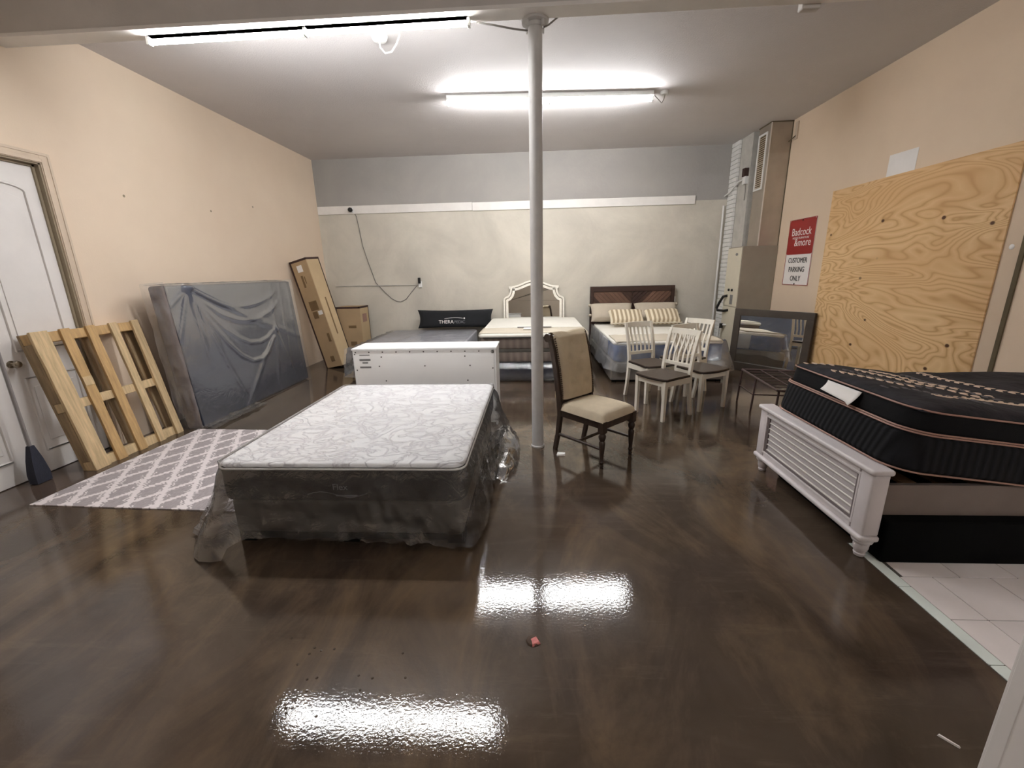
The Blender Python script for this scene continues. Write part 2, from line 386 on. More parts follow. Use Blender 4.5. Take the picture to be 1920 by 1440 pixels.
# ceiling beam above the steel post
bm_ = struct('beam', MB().box(XL, XR, 3.60, 3.735, 3.42, ZC), 'beam_paint')
MB().box(XL, XR, 3.598, 3.733, 3.405, 3.42).build('lit_soffit', 'white_paint', bm_)  # underside painted whiter to carry the tube light falling on it
bt = MB().box(XL+.02, XR, 3.585, 3.598, 3.405, 3.43).build('beam_lip', 'white_paint', bm_)
MB().tube([(XL+.02, 3.745, 3.435), (-3.2, 3.745, 3.435)], .018).build('conduit', 'beam_paint', bm_, 60)
MB().tube([(-.46, 3.75, 3.44), (2.0, 3.75, 3.44)], .014).build('conduit', 'beam_paint', bm_, 60)
MB().rbox(1.93, 2.06, 3.735, 3.80, 3.38, 3.47, .01).build('junction_box', 'beam_paint', bm_)
MB().tube([(-.42, 3.77, 3.42), (-.3, 3.77, 3.40), (-.15, 3.775, 3.37), (.02, 3.83, 3.37), (.12, 3.79, 3.39), (.2, 3.76, 3.43)], .007, 6).build('cable', 'grey_wire', bm_, 60)
# floor tiles in the corner by the grey bed, one child each
G0 = box(1.842, XR, .86, 2.30, 0, .0015).build('grout', 'grout', fl)
tm = MB().rbox(-.140, .140, -.140, .140, 0, .004, .0015, 2).mesh('tile'); tm.materials.append(M['tile_white'])
P = .286
for r in range(5):
    y = .863+P*(r+.5); off = 2.07 if r in (1, 2, 3) else 2.21
    for c in range(-1, 8):
        x = off+P*(c-.5)
        x0, x1 = max(x-.14, 1.909), min(x+.14, XR-.002)
        if x1-x0 < .02: continue
        if x1-x0 > .279: link('tile', tm, fl, 0, (x, y, .001))
        else: MB().rbox(x0, x1, y-.14, y+.14, .001, .005, .0015, 2).build('tile', 'tile_white', fl)
for y0, y1 in ((.865, 1.48), (1.486, 1.93), (1.936, 2.29)):
    MB().rbox(1.845, 1.903, y0, y1, .001, .005, .0015, 2).build('tile', 'tile_strip', fl)
blm = MB().lathe([(.0055, 0), (.005, .0016), (.003, .0028), (.0005, .003)], n=10).mesh('floor_blister', 60); blm.materials.append(M['floor'])
for x, y in [(-1.123, 1.529), (-0.991, 1.482), (-0.955, 1.469), (-0.9, 1.479), (-0.999, 1.451), (-1.023, 1.398), (-0.588, 1.467), (-0.946, 1.332), (-0.909, 1.34), (-0.74, 1.356), (-0.678, 1.346), (-0.542, 1.352), (-0.921, 1.282), (-0.709, 1.294), (-0.966, 1.212), (-0.941, 1.213), (-0.954, 1.194), (-0.833, 1.186)]: link('floor_blister', blm, fl, 0, (x, y, 0))
# white ledger board on the back wall
t1 = struct('trim_1', MB().box(XL+.01, -1.17, YB-.028, YB, 2.742, 2.888).box(-1.165, 2.955, YB-.028, YB, 2.735, 2.882), 'white_paint', bevel=.003)
# double door in the left wall
dr = bpy.data.objects.new('door_1', None); COL.objects.link(dr); dr.location = (XL, 3.06, 0)
tag(dr, 'white panelled double door with arched top panels beside leaning pallet', kind='structure')
def door_leaf(y0, y1):
    lf = box(-.10, -.055, y0-3.06, y1-3.06, .006, 2.545).build('door_leaf', 'door_white', dr, bevel=.003)
    a, b = y0-3.06+.125, y1-3.06-.125; cx = (a+b)/2
    def outline(z0, z1, arch):
        p = [(a, z0), (b, z0), (b, z1)]
        if arch: p += [(cx+(b-cx)*math.cos(t)*1.0, z1+arch*math.sin(t)) for t in [R(q) for q in range(15, 180, 15)]]
        return p+[(a, z1)]
    for z0, z1, arch in ((1.06, 2.33, .055), (.20, .83, 0)):
        pl = outline(z0, z1, arch)
        MB().tube([(-.053, y, z) for y, z in pl+pl[:2]], .013, 6).build('panel_moulding', 'door_white', lf, 60)
        ins = [((y-cx)*.80+cx, (z-(z0+z1)/2)*(1-.075/(z1-z0)*2)+(z0+z1)/2) for y, z in pl]
        MB().prism(ins, lambda y, z: (-.056, y, z), lambda y, z: (-.047, y, z)).build('raised_panel', 'door_white', lf, bevel=.004)
    return lf
l1 = door_leaf(3.085, 3.735); l2 = door_leaf(2.41, 3.075)
kb = MB().lathe([(.030, 0), (.030, .006), (.012, .010), (.012, .035), (.022, .042), (.030, .055), (.026, .07), (.010, .076)], n=16)
for i in range(len(kb.v)): x, y, z = kb.v[i]; kb.v[i] = Vector((-.055+z, y+.085, x+.965))
kb.build('knob', 'knob_metal', l1, 50)
jb = MB().box(-.16, .0, D1-3.06-.012, D1-3.06, 0, DT).box(-.16, 0, D0-3.06, D1-3.06, DT-.012, DT).box(-.16, 0, D0-3.06, D0-3.06+.012, 0, DT)
jb.box(-.055, -.04, D1-3.06-.03, D1-3.06-.012, 0, DT-.012).box(-.055, -.04, D0-3.06, D1-3.06-.012, DT-.03, DT-.012); jb.build('jamb', 'jamb_brown', dr)
cs = MB()
for k, (o, wd, th) in enumerate(((0, .085, .012), (.006, .03, .02), (.062, .02, .018))):
    cs.box(0, th, D1-3.06+o, D1-3.06+o+wd, 0, DT+o+wd).box(0, th, D0-3.06-o-wd, D0-3.06-o, 0, DT+o+wd).box(0, th, D0-3.06-o, D1-3.06+o, DT+o, DT+o+wd)
cs.build('casing', 'trim_beige', dr, bevel=.002)
# open white door leaf close by on the right
d2 = bpy.data.objects.new('door_2', None); COL.objects.link(d2); d2.location = (1.178, .90, 0); d2.rotation_euler = (0, 0, R(-8))
tag(d2, 'edge of a white panelled door in the bottom corner', kind='structure')
lf = box(0, .76, -.04, 0, .01, 2.03).build('door_leaf', 'door_white', d2, bevel=.003)
for z0, z1 in ((.2, .85), (1.05, 1.9)):
    MB().tube([(.10, .002, z0), (.66, .002, z0), (.66, .002, z1), (.10, .002, z1), (.10, .002, z0)], .012, 6).build('panel_moulding', 'door_white', lf, 60)
box(.004, .022, -.0, .010, .01, 2.03).build('edge_moulding', 'door_white', lf, bevel=.003)
box(.032, .040, -.0, .006, .01, 2.03).build('edge_moulding', 'door_white', lf, bevel=.002)
# brick pilaster and grey block pier in the back corner
pi_ = struct('wall_pilaster', MB().box(3.545, XR, 8.30, YB, 0, ZC), 'mortar')
bk = {}
def brick(x0, x1, y0, y1, z0, z1):
    key = (round(x1-x0, 3), round(y1-y0, 3))
    if key not in bk:
        me = MB().box(0, x1-x0, 0, y1-y0, 0, z1-z0).mesh('brick'); me.materials.append(M['brick_white']); bk[key] = me
    link('brick', bk[key], pi_, .004, (x0, y0, z0))
for r in range(51):
    z = .006+r*.0727
    if z+.064 > ZC: break
    j = random.uniform(-.003, .003)
    if r % 2: brick(3.532+j, 3.57, 8.296, 8.382, z, z+.064); brick(3.532-j, 3.57, 8.390, 8.585, z, z+.064)
    else: brick(3.532+j, 3.57, 8.296, 8.482, z, z+.064); brick(3.532-j, 3.57, 8.490, 8.585, z, z+.064)
struct('wall_pier', MB().box(3.575, XR, 7.90, 8.295, 0, ZC), 'block_grey')
struct('trim_2', MB().box(XR-.012, XR, 3.755, 3.79, 0, 2.53), 'dark_gap')

# ------------------------------------------------------------------ ceiling lights (two room lamps and one added fill)
def fixture(p0, p1, label, up_z, hw):
    hw = hw or .06
    a, b = Vector(p0), Vector(p1); L = (b-a).length; rz = math.atan2(b.y-a.y, b.x-a.x)
    t = thing('ceiling_light', label, 'light', tuple((a+b)/2), rz, 'fluorescent strip lights')
    MB().box(-L/2, L/2, -hw, hw, .03, .03+up_z).build('housing', 'fixture_white', t, bevel=.004)
    for s in (-1, 1):
        x0, x1 = (-L/2+.02, -.012) if s < 0 else (.012, L/2-.02)
        MB().tube([(x0, 0, 0), (x1, 0, 0)], .019, 12).build('tube', 'tube_glow', t, 60)
        box(s*L/2-.012, s*L/2+.012, -.022, .022, -.024, .032).build('end_socket', 'fixture_white', t, bevel=.004)
    box(-.01, .01, -.022, .022, -.024, .032).build('centre_socket', 'fixture_white', t, bevel=.003)
    return t
f1 = fixture((-2.955, 3.700, 3.375), (-.468, 3.68, 3.375), 'long fluorescent strip light under the ceiling beam', .035, .04)
fill_added = fixture((.7, -3.0, 3.63), (3.2, -3.0, 3.63), 'added, unseen fluorescent strip light on the ceiling behind the camera', .05, None)  # added unseen light, brightens object fronts and floor tiles
f2 = fixture((-1.07, 5.94, 3.63), (1.475, 6.075, 3.63), 'long fluorescent strip light fixed to the ceiling behind the post', .05, None)
MB().tube([(1.30, .0, .04), (1.36, -.01, -.02), (1.385, -.02, -.05), (1.41, -.01, -.01), (1.43, 0, .06)], .006, 6).build('power_cord', 'grey_wire', f2, 60)
MB().lathe([(.045, .045), (.05, .06), (.05, .083)], (1.42, 0, 0)).build('ceiling_plug', 'fixture_white', f2, 40)
cr = thing('ceiling_outlet', 'white round ceiling outlet with looped white cord behind the near light', 'outlet', (-1.40, 4.5, ZC))
MB().lathe([(.035, -.05), (.06, -.04), (.07, -.02), (.075, 0)], n=20).build('cover', 'white_plastic', cr, 40)
MB().tube([(0, -.01, -.05), (.005, -.015, -.1), (.05, -.02, -.15), (.11, -.02, -.14), (.16, -.02, -.08), (.19, 0, 0)], .008, 6).build('cord', 'white_plastic', cr, 60)

# ------------------------------------------------------------------ steel post
po = thing('support_post', 'round grey steel post standing in the middle of the room', 'post', (.018, 3.76, 0))
MB().lathe([(.054, 0), (.0535, 1.2), (.0535, 3.36)], n=28).build('pole', 'pole_grey', po, 40)
MB().lathe([(.062, 0), (.062, .012), (.055, .018)], n=28).build('foot_ring', 'pole_grey', po, 40)
cp = MB().lathe([(.058, 3.36), (.062, 3.365), (.062, 3.385), (.10, 3.39), (.105, 3.419)], n=28).build('cap_flange', 'pole_grey', po, 40)
for k in range(4):
    MB().lathe([(.012, 3.35), (.012, 3.39)], (.082*math.cos(R(45+90*k)), .082*math.sin(R(45+90*k)), 0), 6).build('bolt', 'pole_grey', cp)

# ------------------------------------------------------------------ front bed in plastic
def wrap(loops, name, mat, parent, closed=True):
    return MB().loft(loops, cap=False, closed=closed).build(name, mat, parent, 80)
bs = thing('box_spring', 'dark box spring on the floor under the white quilted mattress', 'box spring', (-1.15, 2.2, 0))
MB().rbox(-.71, .71, .03, 1.77, .07, .30, .025, 3).build('body', 'boxspring_dark', bs, 50)
for x in (-.66, 0, .66):
    for y in (.1, .9, 1.7): box(x-.05, x+.05, y-.05, y+.05, 0, .07).build('foot', 'black_box', bs)
box(-.70, .70, .04, 1.76, .03, .07).build('bottom_frame', 'black_box', bs)
mt = thing('mattress', 'white quilted mattress with charcoal sides in torn clear plastic, on the floor', 'mattress', (-1.15, 2.2, .30))
MB().rbox(-.74, .74, 0, 1.80, .002, .225, .03, 5, vr=.07).build('side_panel', 'charcoal_side', mt, 50)
def topz(u, v):
    x = -.735+1.47*u; y = .005+1.79*v
    e = min(u, 1-u, v, 1-v); return x, y, .225+.030*min(1, e/.03)**.5+.004*nz(x*9, y*9)*min(1, e/.05)
MB().rbox(-.738, .738, .002, 1.798, .215, .25, .022, 5, vr=.07).build('quilted_top', 'quilted_white', mt, 60)
MB().tube(rect_loop(-.742, .742, -.002, 1.802, .216, .07), .007, 6).build('piping', 'white_paint', mt, 60)
mw = frame((0, -.0015, .085), (1, 0, 0), (0, 0, 1), (0, -1, 0))
text('Flex', .055, 'logo_grey', mt, mw)
MB().tube([(-.20+.04*i, -.003, .055+.018*math.sin(i*.75)) for i in range(10)], .0025, 4).build('logo_swoosh', 'logo_grey', mt, 60)
box(-.03, .10, -.0015, .001, .043, .052).build('logo_bar', 'logo_grey', mt)
# clear film: top sheet and hanging skirt
def ftop(u, v):
    x = -.745+1.49*u; y = -.005+1.81*v; r = 0
    for a, b, q in ((.15, .95, .55), (.5, .2, .9), (.75, .4, .3), (.9, .1, .05)):
        d = abs((u-a)-(v-b)*q); r += .009*math.exp(-(d/.025)**2)
    return x, y, .2535+.003*abs(nz(x*5, y*5))+r*.6*math.sin(math.pi*min(1, max(0, v)))*math.sin(math.pi*u)
MB().grid(50, 60, ftop).build('plastic_film', 'film_thin', mt, 80)
per = []
def addseg(p, q, n):
    for i in range(n): per.append((p[0]+(q[0]-p[0])*i/n, p[1]+(q[1]-p[1])*i/n))
X0, X1, Y0, Y1 = -.745, .745, -.005, 1.805; cr_ = .07
def arc(cx, cy, a0, n=6):
    for i in range(n): a = R(a0+90*i/n); per.append((cx+cr_*math.cos(a), cy+cr_*math.sin(a)))
addseg((X0+cr_, Y0), (X1-cr_, Y0), 60); arc(X1-cr_, Y0+cr_, 270); addseg((X1, Y0+cr_), (X1, Y1-cr_), 50); arc(X1-cr_, Y1-cr_, 0)
addseg((X1-cr_, Y1), (X0+cr_, Y1), 40); arc(X0+cr_, Y1-cr_, 90); addseg((X0, Y1-cr_), (X0, Y0+cr_), 50); arc(X0+cr_, Y0+cr_, 180)
cxm, cym = 0, .9; loops = []
NT_ = 14
def g(d, s): return math.exp(-(d/s)**2)
for k in range(NT_+1):
    t = k/NT_; lp = []
    for i, (x, y) in enumerate(per):
        n = len(per); a = per[(i+1) % n]; b = per[i-1]; d = Vector((a[1]-b[1], b[0]-a[0])).normalized()
        front = g(y-Y0, .1); right = g(x-X1, .1); left = g(x-X0, .1)
        zmin = .022 if front < .5 else .085-.04*(x-X0)/1.49+.03*nz(x*9, 5)-.05*g(x-X1+.05, .06)
        if left > .5 and y < .6: zmin = .02
        if right > .5: zmin = .03
        zz = .253-(.253+.30-zmin)*t
        fl_ = .02+.05*t*(nz(x*4, y*4, 3)+.4)
        fl_ += t**1.3*(.24*g(math.hypot(x-X0, y-Y0-.10), .20)+.20*right*g(y-1.45, .5)+.05*right*g(y-.3, .35)+.03*left)
        if front > .5: fl_ = .012+.03*t*(nz(x*5, 1, t*2)+.55)+t**1.5*(.20*g(x-X0, .12)+.04*g(x-X1, .10))
        fl_ += .022*t*nz(x*11+t*3, y*11, t*5)+.020*(.3+t)*nz(x*24, y*24, t*10)
        if t < .08: fl_ = .004
        lp.append((x+d.x*fl_, y+d.y*fl_, zz+.018*nz(x*8, y*8, 7)*t))
    loops.append(lp)
wrap(loops, 'plastic_skirt', 'film_skirt', mt)
# bunched plastic spilling on the floor at the right of the bed
pb = MB()
def bunch(u, v):
    y = .85+1.12*v; r = .10+.05*math.sin(v*math.pi)+.02*nz(u*9, v*7); a = math.pi*(1-u)
    return .82+.04*math.sin(v*3)+r*math.cos(a)*.9+.02*nz(u*5, v*14), y, max(-.296, -.296+r*1.5*math.sin(a)*math.sin(math.pi*min(1, v*1.02+.02))+.02*nz(u*8, v*16, 4))
pb.grid(24, 50, bunch).build('plastic_bunch', 'film_milky', mt, 80)

# ------------------------------------------------------------------ rug
rug = MB().rbox(-.86, .86, -.80, .77, 0, .008, .003, 2).build('area_rug', 'rug', None, loc=(-2.87, 3.40, 0)); rug.rotation_euler.z = R(-2.2)
tag(rug, 'grey and white trellis pattern area rug beside the wrapped mattress', 'rug')

# ------------------------------------------------------------------ pallet
pa = thing('wooden_pallet', 'weathered wooden pallet leaning against the white double door', 'pallet', (-3.83, 3.205, 0)); pa.rotation_euler = (0, R(-11), R(0))
# local: +x toward the room, y along wall, z up the lean
for z0, z1, m in ((.0, .09, 'pallet_pale'), (.55, .63, 'pallet_pale'), (1.14, 1.225, 'pallet_tan')):
    MB().box(-.10, -.025, .0, .985, z0, z1).build('cross_rail', m, pa, bevel=.006)
for y0, y1, m, sk in ((.0, .135, 'pallet_pale', .0), (.215, .30, 'pallet_tan', .01), (.43, .515, 'pallet_tan', .012), (.655, .73, 'pallet_pale', .01), (.875, .955, 'pallet_pale', .015)):
    q = MB(); nseg = 8
    rings = []
    for i in range(nseg+1):
        z = 1.235*i/nseg; e = .004*nz(y0*20, z*6); rings.append([(-.025, y0+e+sk*z, z), (.0, y0+e+sk*z, z), (.0, y1-e+sk*z+.003*nz(z*9, y1), z), (-.025, y1-e+sk*z, z)])
    q.loft(rings).build('face_board', m, pa, bevel=.003)
for y0, y1 in ((0, .11), (.45, .56), (.875, .975)):
    MB().box(-.125, -.10, y0, y1, .0, 1.23).build('rear_board', 'pallet_dark', pa, bevel=.004)
MB().box(-.10, -.025, -.005, .035, .09, .55).build('end_block', 'pallet_dark', pa, bevel=.01)
MB().box(-.10, -.025, -.005, .035, .63, 1.14).build('end_block', 'pallet_dark', pa, bevel=.01)
MB().box(-.001, .004, .225, .305, .72, .80).build('repair_patch', 'pallet_pale', pa)
# broom
br = thing('broom', 'grey-handled broom with dark bristles standing against the white double door', 'broom', (-4.10, 3.0, 0))
MB().tube([(0, 0, .30), (-.02, .01, 1.35)], .012, 10).build('handle', 'broom_pole', br, 60)
MB().loft([[(.03*s*c, w_*d, z) for c, d in ((1, -1), (1, 1), (-1, 1), (-1, -1))] for s, w_, z in ((1.2, .055, .004), (1.3, .055, .08), (1.0, .04, .2), (.6, .016, .32))]).build('bristles', 'bristle', br, 30)

# ------------------------------------------------------------------ wrapped box spring leaning on the left wall
lb = thing('wrapped_box_spring', 'grey box spring in clear plastic standing on its side against the left wall', 'box spring', (-3.66, 4.24, 0)); lb.rotation_euler = (0, R(-3.5), 0)
MB().rbox(-.20, -.022, .0, 2.28, .005, 1.55, .03, 4).build('side_fabric', 'boxspring_side', lb, 50)
MB().rbox(-.03, -.002, .015, 2.265, .02, 1.535, .012, 3).build('face_fabric', 'boxspring_face', lb, 50)
RID = [((.12, .97), (.95, .45), .03), ((.12, .97), (.35, .0), .022), ((.12, .97), (.6, .62), .022), ((.12, .97), (.0, .85), .02), ((.12, .97), (.0, .62), .02), ((.12, .97), (.15, .4), .018),
       ((.72, .56), (.30, .0), .026), ((.72, .56), (.62, .0), .02), ((.72, .56), (.76, .98), .016), ((.72, .56), (.82, .1), .016), ((.85, .99), (.80, .2), .016), ((.93, .99), (.92, .1), .014), ((.12, .97), (.72, .56), .024)]
ARC = []
for sag, ex_, ey_ in ((.30, .80, .90), (.48, .80, .80), (.70, .72, .58), (.95, .68, .50)):
    pts_ = [((1-t)**2*.12+2*t*(1-t)*.42+t*t*ex_, (1-t)**2*.97+2*t*(1-t)*(.97-sag)+t*t*ey_) for t in [i/7 for i in range(8)]]
    ARC += list(zip(pts_, pts_[1:]))
def segd(u, v, a, b):
    dx, dy = b[0]-a[0], b[1]-a[1]; t = max(0, min(1, ((u-a[0])*dx+(v-a[1])*dy)/(dx*dx+dy*dy))); return math.hypot(u-a[0]-dx*t, v-a[1]-dy*t), t
def lean(u, v):
    h = .012+.008*nz(u*5, v*4)
    for a, b, s in RID:
        d, t = segd(u, v, a, b); h += .010*(1-.5*t)*math.exp(-(d/(s*.6))**2)
    da = min(segd(u, v, a, b)[0] for a, b in ARC); h += .012*math.exp(-(da/.016)**2)
    fl_ = .14*max(0, .35-v)**1.2*g(u-.25, .35)
    return h+fl_, -.02+2.33*u+.0*v, .004+1.56*v+.01*nz(u*9, 3)*(1-v)
MB().grid(120, 90, lean).build('plastic_film', 'film_lean', lb, 80)
def lend(u, v): return -.24+.26*u+.01*nz(u*4, v*8), -.025-.03*abs(nz(u*6, v*7, 2))-.05*(v > .9)*abs(nz(u*9, v*20)), .004+1.575*v
MB().grid(14, 50, lend).build('plastic_film', 'film_milky', lb, 80)
def ltop(u, v): return -.22+.24*u, -.02+2.31*v, 1.558+.015*abs(nz(u*5, v*20))
MB().grid(8, 60, ltop).build('plastic_film', 'film_milky', lb, 80)
def lskirt(u, v): return .01+.16*v+.03*nz(u*6, v*3), -.05+.95*u, .006+.07*(1-v)*abs(nz(u*12, v*4))+.02*abs(nz(u*20, v*9))
MB().grid(50, 8, lskirt).build('plastic_skirt', 'film_clear', lb, 80)
box(-.021, -.018, .10, .16, 1.0, 1.16).build('care_tag', 'paper', lb)

# ------------------------------------------------------------------ cartons
def carton(name, label, loc, w1, d1, h, rz, lean_, marks):
    t = thing(name, label, 'box', loc); t.rotation_mode = 'ZYX'
    t.rotation_mode = 'QUATERNION'; t.rotation_quaternion = (Matrix.Rotation(lean_, 4, 'Y') @ Matrix.Rotation(rz, 4, 'Z')).to_quaternion()
    MB().box(-w1, 0, 0, d1, .0, h).build('carton_body', 'cardboard', t, bevel=.004)
    box(-.0, .002, .012, d1-.012, .01, h-.01).build('pale_side', 'cardboard_pale', t)
    e = .016
    for x, y, sx, sy in ((-w1, 0, 1, 1), (0, d1, -1, -1)):
        box(min(x, x+sx*e*1.6)-.004*(sx > 0), max(x, x+sx*e*1.6)+.004*(sx < 0), min(y, y+sy*e)-.004*(sy > 0), max(y, y+sy*e)+.004*(sy < 0), 0, h).build('edge_strip', 'carton_edge', t)
    box(-w1-.004, .004, -.004, .02, h-.03, h+.004).build('edge_strip', 'carton_edge', t)
    box(-.02, .005, -.004, d1+.004, h-.03, h+.004).build('edge_strip', 'carton_edge', t)
    for x0, x1, z0, z1, m in marks: box(x0, x1, -.0025, 0, z0, z1).build('printed_mark', m, t)
    return t
c1 = carton('tall_carton', 'tall brown cardboard carton with dark edges leaning in the back corner', (-3.40, 7.18, .0), .36, .30, 1.88, R(-15), R(-12.5),
            [(-.24, -.13, 1.68, 1.79, 'paper'), (-.22, -.18, 1.42, 1.62, 'carton_print'), (-.16, -.14, 1.48, 1.6, 'carton_print'), (-.25, -.08, 1.02, 1.18, 'carton_print'), (-.12, -.03, .93, 1.0, 'paper'), (-.24, -.14, .88, 1.0, 'carton_print'), (-.1, -.05, .45, .6, 'carton_print'), (-.2, -.12, .1, .2, 'carton_print')])
c1.location.z = .07
MB().box(.0025, .004, .13, .16, .55, 1.2).build('printed_mark', 'carton_print', c1)
c2 = carton('short_carton', 'short brown cardboard carton with dark edges against the grey wall', (-3.33, 8.02, 0), .47, .42, 1.02, R(0), 0,
            [(-.25, -.1, .62, .67, 'carton_print'), (-.24, -.12, .28, .36, 'carton_print')])
box(.0025, .004, .1, .3, .72, .88).build('printed_mark', 'tape_red', c2)

# ------------------------------------------------------------------ white cabinet seen from behind
cb = thing('white_cabinet', 'low white cabinet with its screwed back panel showing behind the mattress', 'cabinet', (-1.165, 4.33, 0))
box(-.775, .765, .0, .40, .832, .852).build('top_board', 'cabinet_white', cb, bevel=.004)
MB().box(-.755, .735, .01, .02, .03, .83).build('back_panel', 'back_panel', cb)
for x in (-.765, .738): box(x, x+.018, .008, .39, .0, .832).build('side_panel', 'cabinet_white', cb, bevel=.002)
box(.745, .752, .05, .38, .0, .83).build('side_edge', 'cabinet_white', cb)
box(-.745, .735, .37, .39, .05, .83).build('front_face', 'cabinet_white', cb)
box(-.745, .735, .02, .38, .03, .05).build('bottom_board', 'cabinet_white', cb)
sm = MB().lathe([(.0075, 0), (.0075, .003), (.003, .004)], n=8)
for i in range(len(sm.v)): x, y, z = sm.v[i]; sm.v[i] = Vector((x, .01-z, y))
sme = sm.mesh('screw'); sme.materials.append(M['screw_grey'])
for i in range(11): link('screw', sme, cb, 0, (-.735+.146*i, 0, .812))
for x, z in ((-.46, .76), (.43, .76), (-.49, .66), (.0, .66), (.48, .66), (-.43, .50), (.45, .50), (-.735, .62), (.72, .63), (-.73, .42), (.72, .42), (-.745, .79), (.725, .80), (-.43, .2), (.45, .2)): link('screw', sme, cb, 0, (x, 0, z))
MB().tube([(.722, .006, .80+.012*math.sin(a)) if False else (.722+.014*math.cos(a), .008, .805+.014*math.sin(a)) for a in [R(q) for q in range(0, 361, 30)]], .003, 5).build('cam_ring', 'screw_grey', cb)
for z, w_, h_ in ((.782, .11, .010), (.730, .12, .020), (.700, .06, .016), (.650, .12, .018)):   # worn stencil marks, not legible
    box(-.64-w_/2, -.64+w_/2, .0088, .0101, z-h_/2, z+h_/2).build('worn_stencil', 'label_grey', cb)

# ------------------------------------------------------------------ grey wrapped bed at the back
gb = thing('grey_mattress', 'grey mattress in shiny clear plastic by the back wall under the black bolster', 'mattress', (-1.95, 6.30, .16))
MB().rbox(-.88, .80, 0, 2.18, .0, .35, .04, 5, vr=.08).build('body', 'mattress_grey', gb, 50)
MB().grid(60, 60, lambda u, v: (-.90+1.7*u, -.01+2.2*v, .356+.02*abs(nz(u*9, v*7))+.02*math.exp(-(abs(u-.3-.2*v)/.03)**2))).build('plastic_film', 'film_flat', gb, 80)
MB().grid(60, 14, lambda u, v: (-.89-.03-.10*v-.06*v*nz(u*9, 2)-.02*nz(u*20, v*7), -.02+2.2*u, .36-.44*v+.02*nz(u*14, v*4))).build('plastic_film', 'film_milky', gb, 80)
MB().grid(40, 14, lambda u, v: (-.97+1.7*u+.05*v*(u-.5), -.02-.05*v-.03*nz(u*14, v*3), .36-.44*v+.02*nz(u*14, v*4))).build('plastic_film', 'film_milky', gb, 80)
gf = thing('low_bed_base', 'low black base carrying the grey plastic-wrapped mattress', 'bed base', (-1.95, 6.30, 0))
MB().rbox(-.86, .78, .03, 2.16, .02, .158, .02, 3).build('body', 'black_box', gf, 50)
for x in (-.8, .72):
    for y in (.08, 2.1): box(x-.03, x+.03, y-.03, y+.03, 0, .02).build('foot', 'black_box', gf)
def pillow(w_, h_, d_, nx=26, ny=14, pw=.42):
    m = MB(); rings = []
    def f(sgn):
        def q(u, v):
            a, b = 2*u-1, 2*v-1; e = max(0, (1-abs(a)**4)*(1-abs(b)**4))**pw
            pin = 1-.10*(1-abs(a)**2)*abs(b)**6*0; sx_ = 1-.06*(1-b*b)*abs(a)**3; sz_ = 1-.10*(1-a*a)*abs(b)**3
            return a*w_/2*sx_, sgn*d_/2*e, h_/2+b*h_/2*sz_
        return q
    m.grid(nx, ny, f(-1)); m.grid(nx, ny, f(1)); return m
bp = thing('black_bolster', 'long black pillow with white lettering on the grey mattress by the wall', 'pillow', (-1.565, 8.33, .555)); bp.rotation_euler.x = R(-10)
pillow(1.50, .36, .17).build('cushion', 'pillow_black', bp, 70)
tw = frame((0, -.088, .075), (1, 0, 0), (0, 0, 1), (0, -1, 0))
text('THERA', .095, 'sign_white', bp, frame((-.02, -.090, .085), (1, 0, 0), (0, 0, 1), (0, -1, 0)), align='RIGHT')
text('PEDIC', .080, 'logo_grey', bp, frame((-.01, -.090, .085), (1, 0, 0), (0, 0, 1), (0, -1, 0)), align='LEFT', ex=.001)
MB().tube([(-.2+.045*i, -.091, .175+.02*math.sin(i/9*math.pi)) for i in range(9)], .004, 5).build('logo_swoosh', 'sign_white', bp)
MB().lathe([(.001, -.004), (.016, -.002), (.016, .002), (.001, .004)], (0, 0, 0), 10).build('logo_dot', 'sign_white', bp, loc=(.19, -.092, .18)).rotation_euler.x = R(90)

# ------------------------------------------------------------------ white pillow-top bed in the middle
wb = thing('white_top_mattress', 'thick white-topped mattress with pleated taupe sides behind the post', 'mattress', (-.03, 6.20, .30))
MB().rbox(-.79, .79, 0, 2.18, .0, .15, .02, 3, vr=.07).build('lower_side', 'pleated_taupe', wb, 50)
MB().rbox(-.785, .785, .005, 2.17, .145, .20, .01, 3, vr=.07).build('side_band', 'boxspring_dark', wb, 50)
MB().rbox(-.79, .79, 0, 2.18, .195, .37, .02, 3, vr=.07).build('upper_side', 'pleated_taupe', wb, 50)
MB().rbox(-.81, .81, -.02, 2.19, .365, .425, .028, 4, vr=.08).build('pillow_top', 'cream', wb, 50)
MB().tube([(-.74, -.022, .368), (.74, -.022, .368)], .008, 6).build('piping', 'dark_plastic', wb, 60)
MB().tube([(-.74, -.004, .0), (.74, -.004, .0)], .006, 6).build('piping', 'dark_plastic', wb, 60)
wr = MB().grid(40, 14, lambda u, v: (-.80+1.6*u, .01+.62*v, .4275+.006*abs(nz(u*9, v*4))+.004)).build('display_runner', 'runner_beige', None, 60, loc=(-.03, 6.20, .30))
so = wr.modifiers.new('thick', 'SOLIDIFY'); so.thickness = .004
tag(wr, 'beige foot runner cloth lying across the white-topped mattress', 'cloth')
lc = thing('label_cards', 'paper cards and grey strap lying on the beige foot runner', 'card', (-.02, 6.78, .742))
box(-.26, .28, -.03, .03, 0, .006).build('strap', 'label_grey', lc); box(-.16, .06, -.25, -.05, .0, .006).build('card', 'paper', lc)
ws = thing('wrapped_foundation', 'dark box spring in shiny plastic under the white-topped mattress', 'box spring', (-.03, 6.20, 0))
MB().rbox(-.77, .77, .02, 2.16, .015, .295, .05, 4).build('body', 'mattress_dark' if False else 'boxspring_face', ws, 50)
MB().box(-.7, .7, .1, 2.1, 0, .02).build('bottom_frame', 'black_box', ws)
MB().grid(80, 14, lambda u, v: (-.80+1.6*u, -.004-.075*math.exp(-((v-.72)/.16)**2)-.03*v*abs(nz(u*26, v*5))-.02, .02+.275*v)).build('plastic_film', 'film_skirt', ws, 80)
